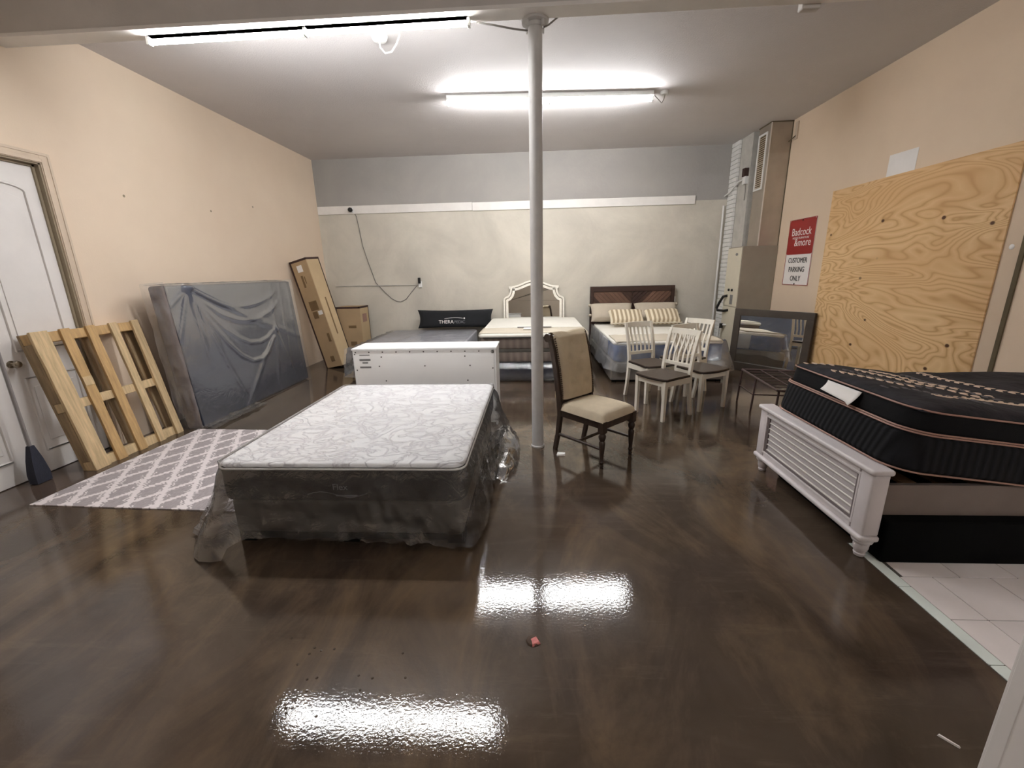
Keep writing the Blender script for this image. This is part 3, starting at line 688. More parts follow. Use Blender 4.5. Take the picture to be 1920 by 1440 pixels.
# ornate white mirror behind it
om = thing('ornate_mirror', 'white ornate scalloped mirror standing against the back wall', 'mirror', (-.02, 8.50, 0)); om.rotation_euler.x = R(-3)
half = [(-.60, 0), (-.60, 1.06), (-.59, 1.10), (-.555, 1.125), (-.515, 1.14), (-.485, 1.175), (-.468, 1.22), (-.462, 1.265), (-.485, 1.285), (-.49, 1.325), (-.42, 1.33), (-.33, 1.345), (-.24, 1.378), (-.15, 1.415), (-.07, 1.436), (0, 1.442)]
out = half+[(-x, z) for x, z in reversed(half[:-1])]
def inset(poly, d):
    n = len(poly); r = []
    for i in range(n):
        a, b, c = Vector(poly[i-1]), Vector(poly[i]), Vector(poly[(i+1) % n])
        e1 = (b-a).normalized(); e2 = (c-b).normalized(); n1 = Vector((e1.y, -e1.x)); n2 = Vector((e2.y, -e2.x)); m = (n1+n2)
        m = m.normalized() if m.length > .01 else n1; k = max(.6, m.dot(n1)); r.append((b.x+m.x*d/k, b.y+m.y*d/k))
    return r
def ring_frame(o, i, y0, y1):
    m = MB(); n = len(o); m.v = [Vector((x, y, z)) for poly, y in ((o, y0), (i, y0), (o, y1), (i, y1)) for x, z in poly]
    for k in range(n):
        q = (k+1) % n
        m.f += [(k, q, n+q, n+k), (2*n+k, 3*n+k, 3*n+q, 2*n+q), (k, 2*n+k, 2*n+q, q), (n+k, n+q, 3*n+q, 3*n+k)]
    return m
i1 = inset(out, .035); i2 = inset(out, .05); i3 = inset(out, .095)
ring_frame(out, i1, -.045, .01).build('outer_moulding', 'ornate_white', om, bevel=.006)
ring_frame(i1, i2, -.022, .01).build('groove', 'ornate_groove', om)
ring_frame(i2, i3, -.038, .01).build('inner_moulding', 'ornate_white', om, bevel=.006)
MB().prism(i3, lambda x, z: (x, -.008, z), lambda x, z: (x, .006, z)).build('glass', 'mirror_glass', om)
MB().prism(inset(out, .004), lambda x, z: (x, .012, z), lambda x, z: (x, .02, z)).build('backing', 'dark_wood', om)

# ------------------------------------------------------------------ brown bed
hb = thing('wooden_headboard', 'dark brown wooden headboard with chevron planks against the back wall', 'headboard', (1.875, 8.50, 0))
box(-.80, .80, -.01, .03, .05, 1.29).build('back_board', 'headboard_wood', hb)
for x0, x1, z0, z1 in ((-.80, -.735, 0, 1.29), (.735, .80, 0, 1.29), (-.735, .735, 1.19, 1.29), (-.735, .735, .1, .2)):
    box(x0, x1, -.045, .03, z0, z1).build('frame_rail', 'headboard_wood', hb, bevel=.004)
mats = ('herring_a', 'herring_b', 'herring_c')
for x0, x1, sl in ((-.735, 0, -1), (0, .735, 1), ):
    for band in range(2):
        z0, z1 = (.2, .80) if band == 0 else (.80, 1.19); s2 = -sl if band == 0 else sl
        for k in range(-12, 26):
            b0 = z0+k*.085; pol = [(x0, b0+(0 if s2 > 0 else (x1-x0))), (x1, b0+((x1-x0) if s2 > 0 else 0)), (x1, b0+.079+((x1-x0) if s2 > 0 else 0)), (x0, b0+.079+(0 if s2 > 0 else (x1-x0)))]
            pol = clip(pol, x0+.002, x1-.002, z0+.002, z1-.002)
            if len(pol) < 3: continue
            yy = -.026-.004*random.random()
            MB().prism(pol, lambda x, z: (x, yy, z), lambda x, z: (x, -.008, z)).build('plank', random.choice(mats), hb)
MB().rbox(.802, .822, -.03, .0, .98, 1.08, .006).build('foam_corner', 'paper', hb)
bb = thing('upholstered_bed', 'grey upholstered bed base under the blue-sided mattress', 'bed base', (1.90, 6.11, 0))
MB().rbox(-.80, .82, 0, 2.33, .03, .29, .012, 3).build('body', 'base_grey', bb, 50)
for x in (-.74, .76):
    for y in (.06, 2.26): box(x-.03, x+.03, y-.03, y+.03, 0, .03).build('foot', 'black_box', bb)
bm2 = thing('blue_mattress', 'white mattress with blue side band in clear plastic before the brown headboard', 'mattress', (1.90, 6.15, .29))
MB().rbox(-.76, .80, 0, 2.26, .003, .26, .03, 4, vr=.09).build('side_band', 'blue_side', bm2, 50)
MB().rbox(-.765, .805, -.004, 2.26, .245, .30, .026, 4, vr=.09).build('top', 'cream', bm2, 50)
for s in (-1, 1): MB().rbox(.02+s*.78-.012, .02+s*.78+.012, .5, 2.2, .02, .26, .01, 2).build('side_panel', 'mattress_grey', bm2, 50)
per2 = []; cr_ = .09; per = per2; X0, X1, Y0, Y1 = -.78, .82, -.015, 2.26
addseg((X0+.3, Y1), (X0, Y1), 2) if False else None
addseg((X0, Y1), (X0, Y0+cr_), 40); arc(X0+cr_, Y0+cr_, 180); addseg((X0+cr_, Y0), (X1-cr_, Y0), 50); arc(X1-cr_, Y0+cr_, 270); addseg((X1, Y0+cr_), (X1, Y1), 40)
loops = []
for k in range(13):
    t = k/12; lp = []
    for i, (x, y) in enumerate(per2):
        a = per2[min(i+1, len(per2)-1)]; b = per2[max(i-1, 0)]; d = Vector((a[1]-b[1], b[0]-a[0])).normalized()
        fl_ = .012+.03*abs(nz(x*6, y*6, t*2))+t*(.03+.12*g(math.hypot(x-X0, y-.6), .45)+.13*g(math.hypot(x-X1, y-Y0), .22)+.05*g(math.hypot(x-X0, y-Y0), .12))
        zm = -.07+.05*nz(x*5, y*5, 9)-.07*g(math.hypot(x-X0-.12, y-Y0), .10)-.05*g(math.hypot(x-X1, y-Y0), .2)
        lp.append((x+d.x*fl_, y+d.y*fl_, .30+(zm-.30)*t+.01*nz(x*11, y*11, t*6)))
    loops.append(lp)
wrap(loops, 'plastic_film', 'film_milky', bm2, False)
def cover(u, v):
    x = -.74+1.5*u; y = -.02+.60*v; return x, y+.05*math.sin(u*3.1), .303+.008*abs(nz(u*8, v*5))-.012*g(v, .08)
bc = MB().grid(50, 16, cover).build('beige_cover', 'runner_beige', None, 60, loc=(1.90, 6.15, .304)); so = bc.modifiers.new('thick', 'SOLIDIFY'); so.thickness = .012
tag(bc, 'beige quilted cover spread over the foot of the blue-sided mattress', 'cover')
for x, y, rz_, lab in ((1.46, 8.18, 0, 'plain beige pillow with tufted ends, on the post side of the headboard'), (2.29, 8.18, 0, 'plain beige pillow with tufted ends, on the duct side of the headboard')):
    p = thing('beige_pillow', lab, 'pillow', (x, y-.03, .655), R(rz_), 'plain beige pillows at the headboard'); p.rotation_euler.x = R(-38)
    pillow(.80, .40, .20).build('cushion', 'pillow_beige', p, 70)
    sd = -1 if x < 1.8 else 1
    MB().lathe([(.002, 0), (.03, .01), (.035, .03), (.02, .05), (.002, .055)], (sd*.40, 0, .34), 8).build('tuft', 'pillow_beige', p, 60)
    MB().lathe([(.002, 0), (.025, .01), (.03, .03), (.015, .045), (.002, .05)], (sd*.41, 0, .12), 8).build('tuft', 'pillow_beige', p, 60)
for x, y, lab in ((1.66, 7.74, 'striped cream pillow lying before the plain beige pillows, behind the slatted chair'), (2.31, 7.74, 'striped cream pillow lying before the beige pillows, nearer the duct')):
    p = thing('striped_pillow', lab, 'pillow', (x, y, .66), R(2), 'striped pillows on the brown bed'); p.rotation_euler.x = R(-52)
    pillow(.62, .34, .17).build('cushion', 'striped_sham', p, 70)
    MB().tube([(-.31, 0, .01), (.31, 0, .01)], .012, 6).build('piping', 'runner_beige', p, 60)

# ------------------------------------------------------------------ white slat-back dining chairs
def white_chair():
    t = thing('slat_back_chair', 'x', 'chair', group='white slat-back dining chairs')
    seat = []
    def ring(s, z):
        return [(.225*s*c*(1 if d < 0 else .92), .215*s*d-.0+(-.02*(1-abs(c)**2) if d < -.9 else 0), z) for c, d in
                [(-.9, -.96), (-.5, -1), (0, -1.03), (.5, -1), (.9, -.96), (1, -.85), (1, 0), (.98, .85), (.9, 1), (-.9, 1), (-.98, .85), (-1, 0), (-1, -.85)]]
    st = MB().loft([ring(1.0, .452), ring(1.01, .464), ring(.99, .474)]).build('seat', 'seat_brown', t, 40)
    MB().loft([ring(1.008, .449), ring(1.012, .462)]).build('seat_edge', 'seat_edge', st, 40)
    for s in (-1, 1):
        MB().bar([(s*.195, -.185, 0), (s*.195, -.185, .45)], [.034, .044], [.034, .044]).build('leg', 'white_chair', t, bevel=.003)
        MB().bar([(s*.185, .255, 0), (s*.185, .225, .16), (s*.185, .205, .34), (s*.185, .20, .50), (s*.188, .225, .68), (s*.19, .265, .84), (s*.192, .30, .945)], .036, [.034, .036, .038, .038, .034, .03, .026]).build('leg', 'white_chair', t, bevel=.003)
        box(s*.195-.011, s*.195+.011, -.165, .19, .385, .45).build('apron', 'white_chair', t)
    box(-.175, .175, -.196, -.174, .385, .45).build('apron', 'white_chair', t); box(-.17, .17, .185, .207, .385, .45).build('apron', 'white_chair', t)
    MB().loft([[(x, y+.028*(1-(x/.19)**2)-.026/2+o, z) for o, z in ((0, .885), (.022, .885), (.034, .945), (.012, .945))] for x, y in [(-.19+.38*i/10, .287) for i in range(11)]]).build('top_rail', 'white_chair', t, 40)
    box(-.175, .175, .198, .222, .545, .585).build('lower_rail', 'white_chair', t, bevel=.003)
    for k in range(5):
        x = -.122+.061*k
        MB().bar([(x, .21, .58), (x, .225, .68), (x, .262+.02*(1-(x/.19)**2), .80), (x, .287+.024*(1-(x/.19)**2), .89)], .022, .011).build('back_slat', 'white_chair', t)
    return t
ch = white_chair()
spots = [((1.42, 4.667), -58.5, 'white slat-back chair with brown seat, in front of the other white chairs'),
         ((1.955, 5.0), 28, 'white slat-back chair with brown seat, facing the black mattress side'),
         ((1.45, 5.30), 23.5, 'white slat-back chair nearest the upholstered chair, facing the camera'),
         ((1.95, 5.62), -54, 'rearmost white slat-back chair, before the blue-sided mattress')]
for i, ((x, y), a, lab) in enumerate(spots):
    o = ch if i == 0 else copy_tree(ch)
    o.location = (x, y, 0); o.rotation_euler.z = R(a); o['label'] = lab

# ------------------------------------------------------------------ upholstered chair
uc = thing('upholstered_chair', 'dark wood dining chair with beige linen seat and nailhead-trimmed back', 'chair', (.53, 3.60, 0), R(43.5))
prof = [(.010, 0), (.016, .004), (.017, .02), (.013, .03), (.020, .045), (.022, .055), (.015, .065), (.017, .10), (.024, .19), (.026, .225), (.018, .24), (.024, .25), (.030, .27), (.031, .285), (.024, .30), (.022, .31)]
for s in (-1, 1):
    lg = MB().lathe(prof, (s*.205, -.235, 0), 14).build('leg', 'dark_wood', uc, 40)
    box(s*.205-.028, s*.205+.028, -.263, -.207, .31, .41).build('leg_block', 'dark_wood', lg, bevel=.004)
    MB().bar([(s*.20, .30, 0), (s*.20, .262, .18), (s*.205, .235, .36), (s*.215, .24, .52), (s*.222, .27, .75), (s*.222, .315, .95), (s*.222, .345, 1.04)], .034, [.038, .042, .046, .05, .05, .05, .04]).build('leg', 'dark_wood', uc, bevel=.004)
    MB().tube([(s*.222-.02, .365, 1.035), (s*.222+.02, .365, 1.035)], .037, 14).build('scroll', 'dark_wood', uc, 40)
    MB().tube([(s*.205, -.215, .165), (s*.202, .25, .165)], [.012, .016], 8).build('stretcher', 'dark_wood', uc, 50)
    box(s*.205-.012, s*.205+.012, -.21, .23, .345, .41).build('seat_rail', 'dark_wood', uc)
box(-.19, .19, -.25, -.225, .345, .41).build('seat_rail', 'dark_wood', uc); box(-.19, .19, .22, .245, .345, .41).build('seat_rail', 'dark_wood', uc)
MB().tube([(-.203, .02, .165), (.203, .02, .165)], .013, 8).build('stretcher', 'dark_wood', uc, 50)
def seatz(u, v):
    a, b = 2*u-1, 2*v-1; e = max(0, (1-a**6)*(1-b**6)); wd = .235-.012*(v)
    return a*wd, -.005+b*.255, .405+.075*e**.35+.02*(1-a*a)*(1-b*b)
sc = MB().grid(24, 24, seatz); sc.box(-.215, .215, -.24, .23, .385, .41); sc.build('seat_cushion', 'linen', uc, 60)
tf = [(-.09, .62), (.09, .62), (0, .74), (-.09, .86), (.09, .86), (0, .98)]
def backf(u, v):
    x = (2*u-1)*.205; z = .50+.545*min(v/.86, 1)
    y0 = .215+.10*((z-.5)/.545)**1.6
    bul = .045*max(0, 1-(2*u-1)**6)**.5
    for a, b in tf: bul -= .022*math.exp(-((x-a)**2+(z-b)**2)/.0012)
    if v > .86:
        q = (v-.86)/.14*math.pi*.95; return x, .352-.045*math.cos(q)*1.0, 1.04+.042*math.sin(q)-.02*math.exp(-(x/.05)**2)*math.sin(q)*.6
    return x, y0-bul+.01, z
MB().grid(24, 50, backf).build('back_cushion', 'linen_back', uc, 70)
box(-.205, .205, .285, .30, .50, .56).build('back_panel', 'linen_back', uc)
MB().loft([[(-.205, .262, .50), (.205, .262, .50), (.205, .272, .50), (-.205, .272, .50)], [(-.205, .285, .75), (.205, .285, .75), (.205, .295, .75), (-.205, .295, .75)], [(-.205, .345, 1.03), (.205, .345, 1.03), (.205, .36, 1.03), (-.205, .36, 1.03)]]).build('back_panel', 'linen_back', uc)
box(-.2, .2, .235, .262, .455, .50).build('back_rail', 'dark_wood', uc)
nh = MB()
for s in (-1, 1):
    for i in range(30):
        v = i/29; z = .50+.53*v; y = .205+.10*((z-.5)/.545)**1.6
        nh.lathe([(.008, -.004), (.008, .004), (.003, .009)], (0, 0, 0), 6)
        for q in range(len(nh.v)-18, len(nh.v)): x_, y_, z_ = nh.v[q]; nh.v[q] = Vector((s*.208+x_, y-z_, z+y_))
nho = nh.build('nailheads', 'nailhead', uc, 60); nho['kind'] = 'stuff'
nh = MB()
for i in range(40):
    for s in (-1, 1): nh.lathe([(.005, 0), (.005, .004)], (s*.218, -.23+.44*i/39, .408), 6)
    nh.lathe([(.005, 0), (.005, .004)], (-.2+.4*i/39, -.252, .408), 6)
nho = nh.build('nailheads', 'nailhead', uc, 60); nho['kind'] = 'stuff'
pp = MB().loft([[(-.03, -.03, 0), (.045, -.025, 0), (.05, .03, 0), (-.02, .035, 0)], [(-.032, -.028, .012), (.04, -.022, .016), (.048, .028, .010), (-.02, .03, .014)]]).build('folded_paper', 'paper', None, loc=(.215, 3.555, 0), bevel=.002)
tag(pp, 'small folded white paper on the floor by the upholstered chair leg', 'paper')

# ------------------------------------------------------------------ dark framed mirror and wire rack
a_, b_ = Vector((3.16, 6.99, 0)), Vector((3.83, 6.08, 0)); mrz = math.atan2(b_.y-a_.y, b_.x-a_.x); Lm = (b_-a_).length
dm = thing('framed_mirror', 'dark wood framed mirror leaning in the corner below the parking sign', 'mirror', tuple((a_+b_)/2), mrz); dm.rotation_euler.x = R(-3)
box(-Lm/2, Lm/2, .0, .03, 0, .96).build('backing', 'mirror_frame', dm)
for x0, x1, z0, z1 in ((-Lm/2, Lm/2, .86, .965), (-Lm/2, Lm/2, 0, .13), (-Lm/2, -Lm/2+.10, .13, .86), (Lm/2-.10, Lm/2, .13, .86)):
    box(x0, x1, -.03, .0, z0, z1).build('frame_rail', 'mirror_frame', dm, bevel=.006)
MB().box(-Lm/2+.098, Lm/2-.098, -.012, -.002, .128, .862).build('glass', 'mirror_glass', dm)
rk = thing('wire_bed_frame', 'dark metal folding bed frame standing before the framed mirror', 'bed frame', (2.50, 5.15, 0), R(-13))
rl = [((0, 0, .40), (.95, 0, .40)), ((0, 0, .40), (.12, -.95, .40)), ((.95, 0, .40), (1.02, -.95, .40)), ((.12, -.95, .40), (1.02, -.95, .40))]
for p, q in rl: MB().tube([p, q], .013, 6).build('rail', 'rack_metal', rk, 60)
for k in range(1, 7): MB().tube([(.12*k/7, -.95*k/7, .402), (.95+.07*k/7, -.95*k/7, .402)], .006, 5).build('cross_wire', 'rack_metal', rk, 60)
for k in range(1, 5): MB().tube([(.95*k/5, 0, .406), (.12+.9*k/5, -.95, .406)], .006, 5).build('cross_wire', 'rack_metal', rk, 60)
for x, y in ((0, 0), (.06, -.40), (.95, 0), (.14, -.93), (1.0, -.93)): MB().tube([(x, y, .40), (x-.02, y, 0)], .011, 6).build('leg', 'rack_metal', rk, 60)
MB().tube([(-.01, 0, .20), (.045, -.40, .20)], .008, 6).build('brace', 'rack_metal', rk, 60); MB().tube([(.045, -.40, .20), (.55, -.36, .20)], .008, 6).build('brace', 'rack_metal', rk, 60)

# ------------------------------------------------------------------ grey bed and black mattress on the right
fb = thing('grey_bed_frame', 'light grey wooden bed frame with slatted footboard on turned feet', 'bed frame', (1.83, 2.70, 0))
y0, y1 = -.555, .60
MB().box(-.02, .02, y0+.08, y1-.08, .15, .515).build('panel_backing', 'bed_groove', fb)
for k in range(6):
    z = .215+.0435*k; box(-.028, .0, y0+.12, y1-.12, z+.004, z+.037).build('panel_slat', 'bed_slat', fb, bevel=.005)
    MB().tube([(-.029, y0+.12, z+.001), (-.029, y1-.12, z+.001)], .006, 6).build('bead_highlight', 'white_paint', fb, 60)  # beads painted white as the highlights between the slats
for z0, z1, th in ((.475, .515, .042), (.15, .195, .042)):
    box(-th, .02, y0+.1, y1-.1, z0, z1).build('rail', 'bed_grey', fb, bevel=.004)
fm = ring_frame([(y0+.10, .193), (y1-.10, .193), (y1-.10, .477), (y0+.10, .477)], [(y0+.122, .213), (y1-.122, .213), (y1-.122, .473), (y0+.122, .473)], -.036, .0)
for i in range(len(fm.v)): x, y, z = fm.v[i]; fm.v[i] = Vector((y, x, z))
fm.build('panel_moulding', 'bed_groove', fb, bevel=.003)
fm = ring_frame([(y0+.085, .18), (y1-.085, .18), (y1-.085, .49), (y0+.085, .49)], [(y0+.10, .195), (y1-.10, .195), (y1-.10, .476), (y0+.10, .476)], -.046, .0)
for i in range(len(fm.v)): x, y, z = fm.v[i]; fm.v[i] = Vector((y, x, z))
fm.build('panel_moulding', 'bed_grey', fb, bevel=.003)
MB().rbox(-.065, .055, y0-.02, y1+.02, .518, .548, .012, 3, vr=.02).build('cap_rail', 'bed_grey', fb, 50)
MB().rbox(-.062, .05, y0-.015, y1+.015, .118, .150, .012, 3, vr=.02).build('bottom_rail', 'bed_grey', fb, 50)
for y in (y0+.045, y1-.045):
    MB().rbox(-.046, .046, y-.046, y+.046, .148, .520, .012, 3).build('post', 'bed_grey', fb, 50)
    MB().lathe([(.018, 0), (.026, .004), (.030, .02), (.027, .026), (.034, .045), (.036, .05), (.038, .085), (.048, .095), (.052, .105), (.048, .118)], (0, y, 0), 18).build('foot', 'bed_grey', fb, 40)
for y in (y0+.03, y1-.06): box(.04, 1.98, y, y+.03, .265, .445).build('side_rail', 'bed_rail', fb, bevel=.003)
box(1.98, 2.03, y0, y1, 0, .50).build('head_end', 'bed_rail', fb)
for k in range(9): box(.12+.2*k, .20+.2*k, y0+.06, y1-.06, .335, .352).build('slat', 'slat_wood', fb)
fd = thing('black_foundation', 'black fabric box spring on the floor beneath the grey bed rail', 'box spring', (2.75, 2.70, 0))
MB().rbox(-.86, 1.05, -.585, .45, .002, .26, .015, 3).build('body', 'black_box', fd, 50)
# black mattress, tilted where it rests on the footboard
bk_ = thing('black_mattress', 'thick black pillow-top mattress with tan piping tilted on the grey footboard', 'mattress', (1.86, 2.72, .549))
def bend_pt(x, y, z):    # the foot end rides up on the footboard cap
    q = min(max(x, 0)/.8, 1); return Vector((x+z*.20*(1-q), y, z-.100*q))
def bend(mb):
    mb.v = [bend_pt(*p) for p in mb.v]; return mb
def subdiv(mb, n=14):    # split along x so that it can bend
    me = mb.mesh('t'); b = bmesh.new(); b.from_mesh(me)
    for k in range(1, n): bmesh.ops.bisect_plane(b, geom=b.verts[:]+b.edges[:]+b.faces[:], plane_co=(1.9*(k/n)**1.3, 0, 0), plane_no=(1, 0, 0))
    b.verts.index_update(); mb.v = [v.co.copy() for v in b.verts]; mb.f = [tuple(v.index for v in f.verts) for f in b.faces]; b.free(); return bend(mb)
subdiv(MB().rbox(0, 1.90, -.60, .58, .004, .215, .03, 5, vr=.15)).build('lower_side', 'ribbed_black', bk_, 50)
subdiv(MB().rbox(.015, 1.885, -.585, .565, .215, .335, .025, 5, vr=.14)).build('pillow_top', 'black_fabric', bk_, 50)
def btop(u, v):
    a, b = 2*u-1, 2*v-1; e = max(0, (1-a**8)*(1-b**8))**.5; x = .03+1.84*u; y = -.57+1.12*v
    k = .14; 
    return x, y, .325+.055*e+.010*nz(x*5, y*5)*e
bend(MB().grid(60, 40, btop)).build('quilted_cover', 'black_floral', bk_, 70)
for z, e in ((.213, .002), (.224, .0), (.332, -.004)):
    bend(MB().tube(rect_loop(-e, 1.90+e, -.60-e, .58+e, z, .15), .0048, 6)).build('piping', 'piping', bk_, 60)
bend(MB().tube(rect_loop(-.001, 1.90, -.60, .58, .008, .15), .005, 6)).build('piping', 'piping', bk_, 60)
# woven tan leaf pattern on the cover: small flat lozenges in curving rows
lz = {}
for m in ('pattern_tan', 'pattern_grey'):
    me = MB().loft([[(-.024, 0, 0), (-.008, -.009, 0), (.014, -.008, 0), (.026, 0, 0), (.014, .008, 0), (-.008, .009, 0)], [(-.02, 0, .003), (-.006, -.006, .004), (.012, -.006, .004), (.022, 0, .003), (.012, .006, .004), (-.006, .006, .004)]]).mesh('leaf_motif'); me.materials.append(M[m]); lz[m] = me
def motif_row(x0, y0_, ang, n, curve, mt_, sp=.052):
    x, y = x0, y0_
    for k in range(n):
        if .05 < x < 1.85 and -.54 < y < .52:
            for sd in (-1, 1):
                ox, oy = -math.sin(ang)*.015*sd, math.cos(ang)*.015*sd
                z = btop((x-.03)/1.84, (y+.57)/1.12)[2]+.001
                o = link('leaf_motif', lz[mt_], bk_, 0, tuple(bend_pt(x+ox, y+oy, z))); o.rotation_euler.y = .2*math.cos(min(x/.85, 1)*math.pi/2); o.rotation_euler.z = ang+sd*.5
        x += math.cos(ang)*sp; y += math.sin(ang)*sp; ang += curve
for a in ((.10, .20, R(-60), 9, .05, 'pattern_tan'), (.22, .25, R(-70), 10, .04, 'pattern_grey'), (.35, .30, R(-75), 13, .05, 'pattern_tan'), (.5, .35, R(-80), 13, .06, 'pattern_tan'), (.12, -.2, R(-20), 10, -.03, 'pattern_grey'),
          (.3, -.35, R(10), 12, -.04, 'pattern_tan'), (.7, .3, R(-100), 12, .06, 'pattern_grey'), (.9, .4, R(-90), 12, .05, 'pattern_tan'), (.10, .50, R(-30), 4, 0, 'pattern_tan')): motif_row(*a)
tg = bend(MB().grid(10, 4, lambda u, v: (.004-.03*v*v-.03*v*(u > .8)*(u-.8)*4, .10-.30*u, .318-.06*v-.02*u*v))).build('law_tag', 'paper', bk_, 60); tg.modifiers.new('thick', 'SOLIDIFY').thickness = .0015

# ------------------------------------------------------------------ right wall: plywood, sign, paper
pw = MB().box(-.0125, 0, -1.14, 1.14, 0, 2.44).build('plywood_sheet', 'plywood', None, loc=(XR-.001, 5.073, .085), bevel=.001)
tag(pw, 'large knotty plywood sheet fixed to the beige wall beside the parking sign', 'plywood')
wp = MB().box(-.002, 0, 0, .37, 0, .24).build('white_patch', 'paper', None, loc=(XR-.001, 5.0, 2.50)); wp.rotation_euler.x = R(1)
tag(wp, 'white paper sheet on the wall above the plywood', 'paper')
wq = MB().lathe([(.022, 0), (.018, .003)], n=12); 
for i in range(len(wq.v)): x, y, z = wq.v[i]; wq.v[i] = Vector((-z, x, y))
tag(wq.build('putty_spot', 'paper', None, 50, loc=(XR-.001, 3.868, 1.71)), 'small round white putty spot on the wall beside the plywood', 'putty')
sg = thing('parking_sign', 'red and white customer parking sign hanging on the beige wall', 'sign', (XR-.004, 6.787, 1.315)); sg.rotation_euler.x = 0
SW, SH = .64, .945
def plate(y0, y1, z0, z1, r, x0, x1, name, mat):
    pts = []
    for cy, cz, a0 in ((y1-r, z1-r, 0), (y0+r, z1-r, 90), (y0+r, z0+r, 180), (y1-r, z0+r, 270)):
        for i in range(5): a = R(a0+90*i/4); pts.append((cy+r*math.cos(a), cz+r*math.sin(a)))
    return MB().prism(pts, lambda y, z: (x0, y, z), lambda y, z: (x1, y, z)).build(name, mat, sg)
plate(-SW/2, SW/2, 0, SH, .04, -.006, 0, 'plate', 'sign_white')
plate(-SW/2+.010, SW/2-.010, .445, SH-.010, .03, -.008, -.0055, 'red_field', 'sign_red')
bd = ring_frame([(-SW/2+.001, .001), (SW/2-.001, .001), (SW/2-.001, SH-.001), (-SW/2+.001, SH-.001)], [(-SW/2+.009, .009), (SW/2-.009, .009), (SW/2-.009, SH-.009), (-SW/2+.009, SH-.009)], -.0085, -.005)
for i in range(len(bd.v)): x, y, z = bd.v[i]; bd.v[i] = Vector((y, x, z))
bd.build('rim', 'sign_red', sg)
def stext(s_, sz, z, mat, y=0, sx=1): text(s_, sz, mat, sg, frame((-.0085, y, z), (0, -1, 0), (0, 0, 1), (-1, 0, 0)), sx=sx)
stext('Badcock', .150, .715, 'sign_white', 0, .93); stext('HOME FURNITURE', .040, .665, 'sign_white', 0, 1.2); stext('&more', .150, .565, 'sign_white', -.06, .95)
stext('CUSTOMER', .105, .325, 'sign_black', 0, .86); stext('PARKING', .105, .195, 'sign_black', 0, .9); stext('ONLY', .105, .065, 'sign_black', 0, .9)
for z in (.02, SH-.02):
    b_o = MB().lathe([(.012, 0), (.010, .006)], n=8)
    for i in range(len(b_o.v)): x, y, zz = b_o.v[i]; b_o.v[i] = Vector((-.008-zz, x, y+z))
    b_o.build('screw', 'sign_black', sg)

# ------------------------------------------------------------------ duct and air handler
ah = thing('air_handler', 'beige air handler cabinet standing under the metal duct', 'air handler', (3.362, 7.37, 0))
box(0, .548, 0, .52, .02, 1.92).build('cabinet_side', 'unit_side', ah, bevel=.004)
box(-.012, 0, .01, .51, .95, 1.905).build('front_panel', 'unit_front', ah, bevel=.004)
box(-.012, 0, .01, .51, .03, .94).build('front_panel', 'unit_front', ah, bevel=.004)
box(.02, .53, .02, .5, 0, .02).build('plinth', 'black_box', ah)
lo = MB().lathe([(.04, 0), (.04, .004)], n=16)
for i in range(len(lo.v)): x, y, z = lo.v[i]; lo.v[i] = Vector((-.012-z, .17+x, 1.80+y*.55))
lo.build('badge', 'label_grey', ah)
for y in (.2, .32):
    kk = MB().lathe([(.022, 0), (.02, .02)], n=12)
    for i in range(len(kk.v)): x, z, zz = kk.v[i]; kk.v[i] = Vector((-.012-zz, y+x, 1.22+z))
    kk.build('port_cap', 'dark_plastic', ah, 40)
box(-.014, -.012, .16, .26, .98, 1.14).build('data_label', 'label_grey', ah)
MB().tube([(-.012, .36, 1.12), (-.06, .42, 1.10), (-.09, .47, 1.0), (-.11, .52, .90), (-.10, .50, .86), (-.05, .36, .86), (-.012, .28, .88)], .022, 10).build('insulated_hose', 'dark_plastic', ah, 60)
MB().tube([(-.012, .3, .62), (-.07, .36, .62), (-.09, .40, .58), (-.09, .42, .0)], .016, 8).build('drain_pipe', 'white_plastic', ah, 60)
MB().lathe([(.03, .56), (.03, .64)], (-.07, .36, 0), 10).build('valve', 'dark_plastic', ah, 40)
du = thing('air_duct', 'tall sheet metal air duct rising from the air handler to the ceiling', 'duct', (3.60, 7.40, 1.921))
box(0, .312, 0, .37, 0, 1.79).build('sheet_body', 'duct_metal', du, bevel=.003)
for z in (.55, 1.25): box(-.003, .312, -.004, .36, z, z+.012).build('joint_band', 'duct_metal', du)
box(-.008, .006, -.008, .006, 0, 1.79).build('corner_seam', 'duct_seam', du)
box(.306, .314, -.010, .004, 0, 1.79).build('wall_seam', 'dark_gap', du); box(-.01, .314, -.012, .37, 1.778, 1.791).build('top_seam', 'dark_gap', du)
gy0, gy1, gz0, gz1 = .085, .345, .86, 1.68
gr = ring_frame([(gy0, gz0), (gy1, gz0), (gy1, gz1), (gy0, gz1)], [(gy0+.03, gz0+.03), (gy1-.03, gz0+.03), (gy1-.03, gz1-.03), (gy0+.03, gz1-.03)], -.016, 0)
for i in range(len(gr.v)): x, y, z = gr.v[i]; gr.v[i] = Vector((y, x, z))
gro = gr.build('grille_frame', 'white_plastic', du, bevel=.003)
box(-.002, .0, gy0+.03, gy1-.03, gz0+.03, gz1-.03).build('grille_back', 'dark_gap', gro)
sl = MB().loft([[(-.012, 0, 0), (-.002, 0, .016), (0, 0, .016), (-.010, 0, 0)], [(-.012, gy1-gy0-.06, 0), (-.002, gy1-gy0-.06, .016), (0, gy1-gy0-.06, .016), (-.010, gy1-gy0-.06, 0)]]).mesh('louvre_slat'); sl.materials.append(M['trim_beige'])
for k in range(24): link('louvre_slat', sl, gro, 0, (0, gy0+.03, gz0+.036+.031*k))
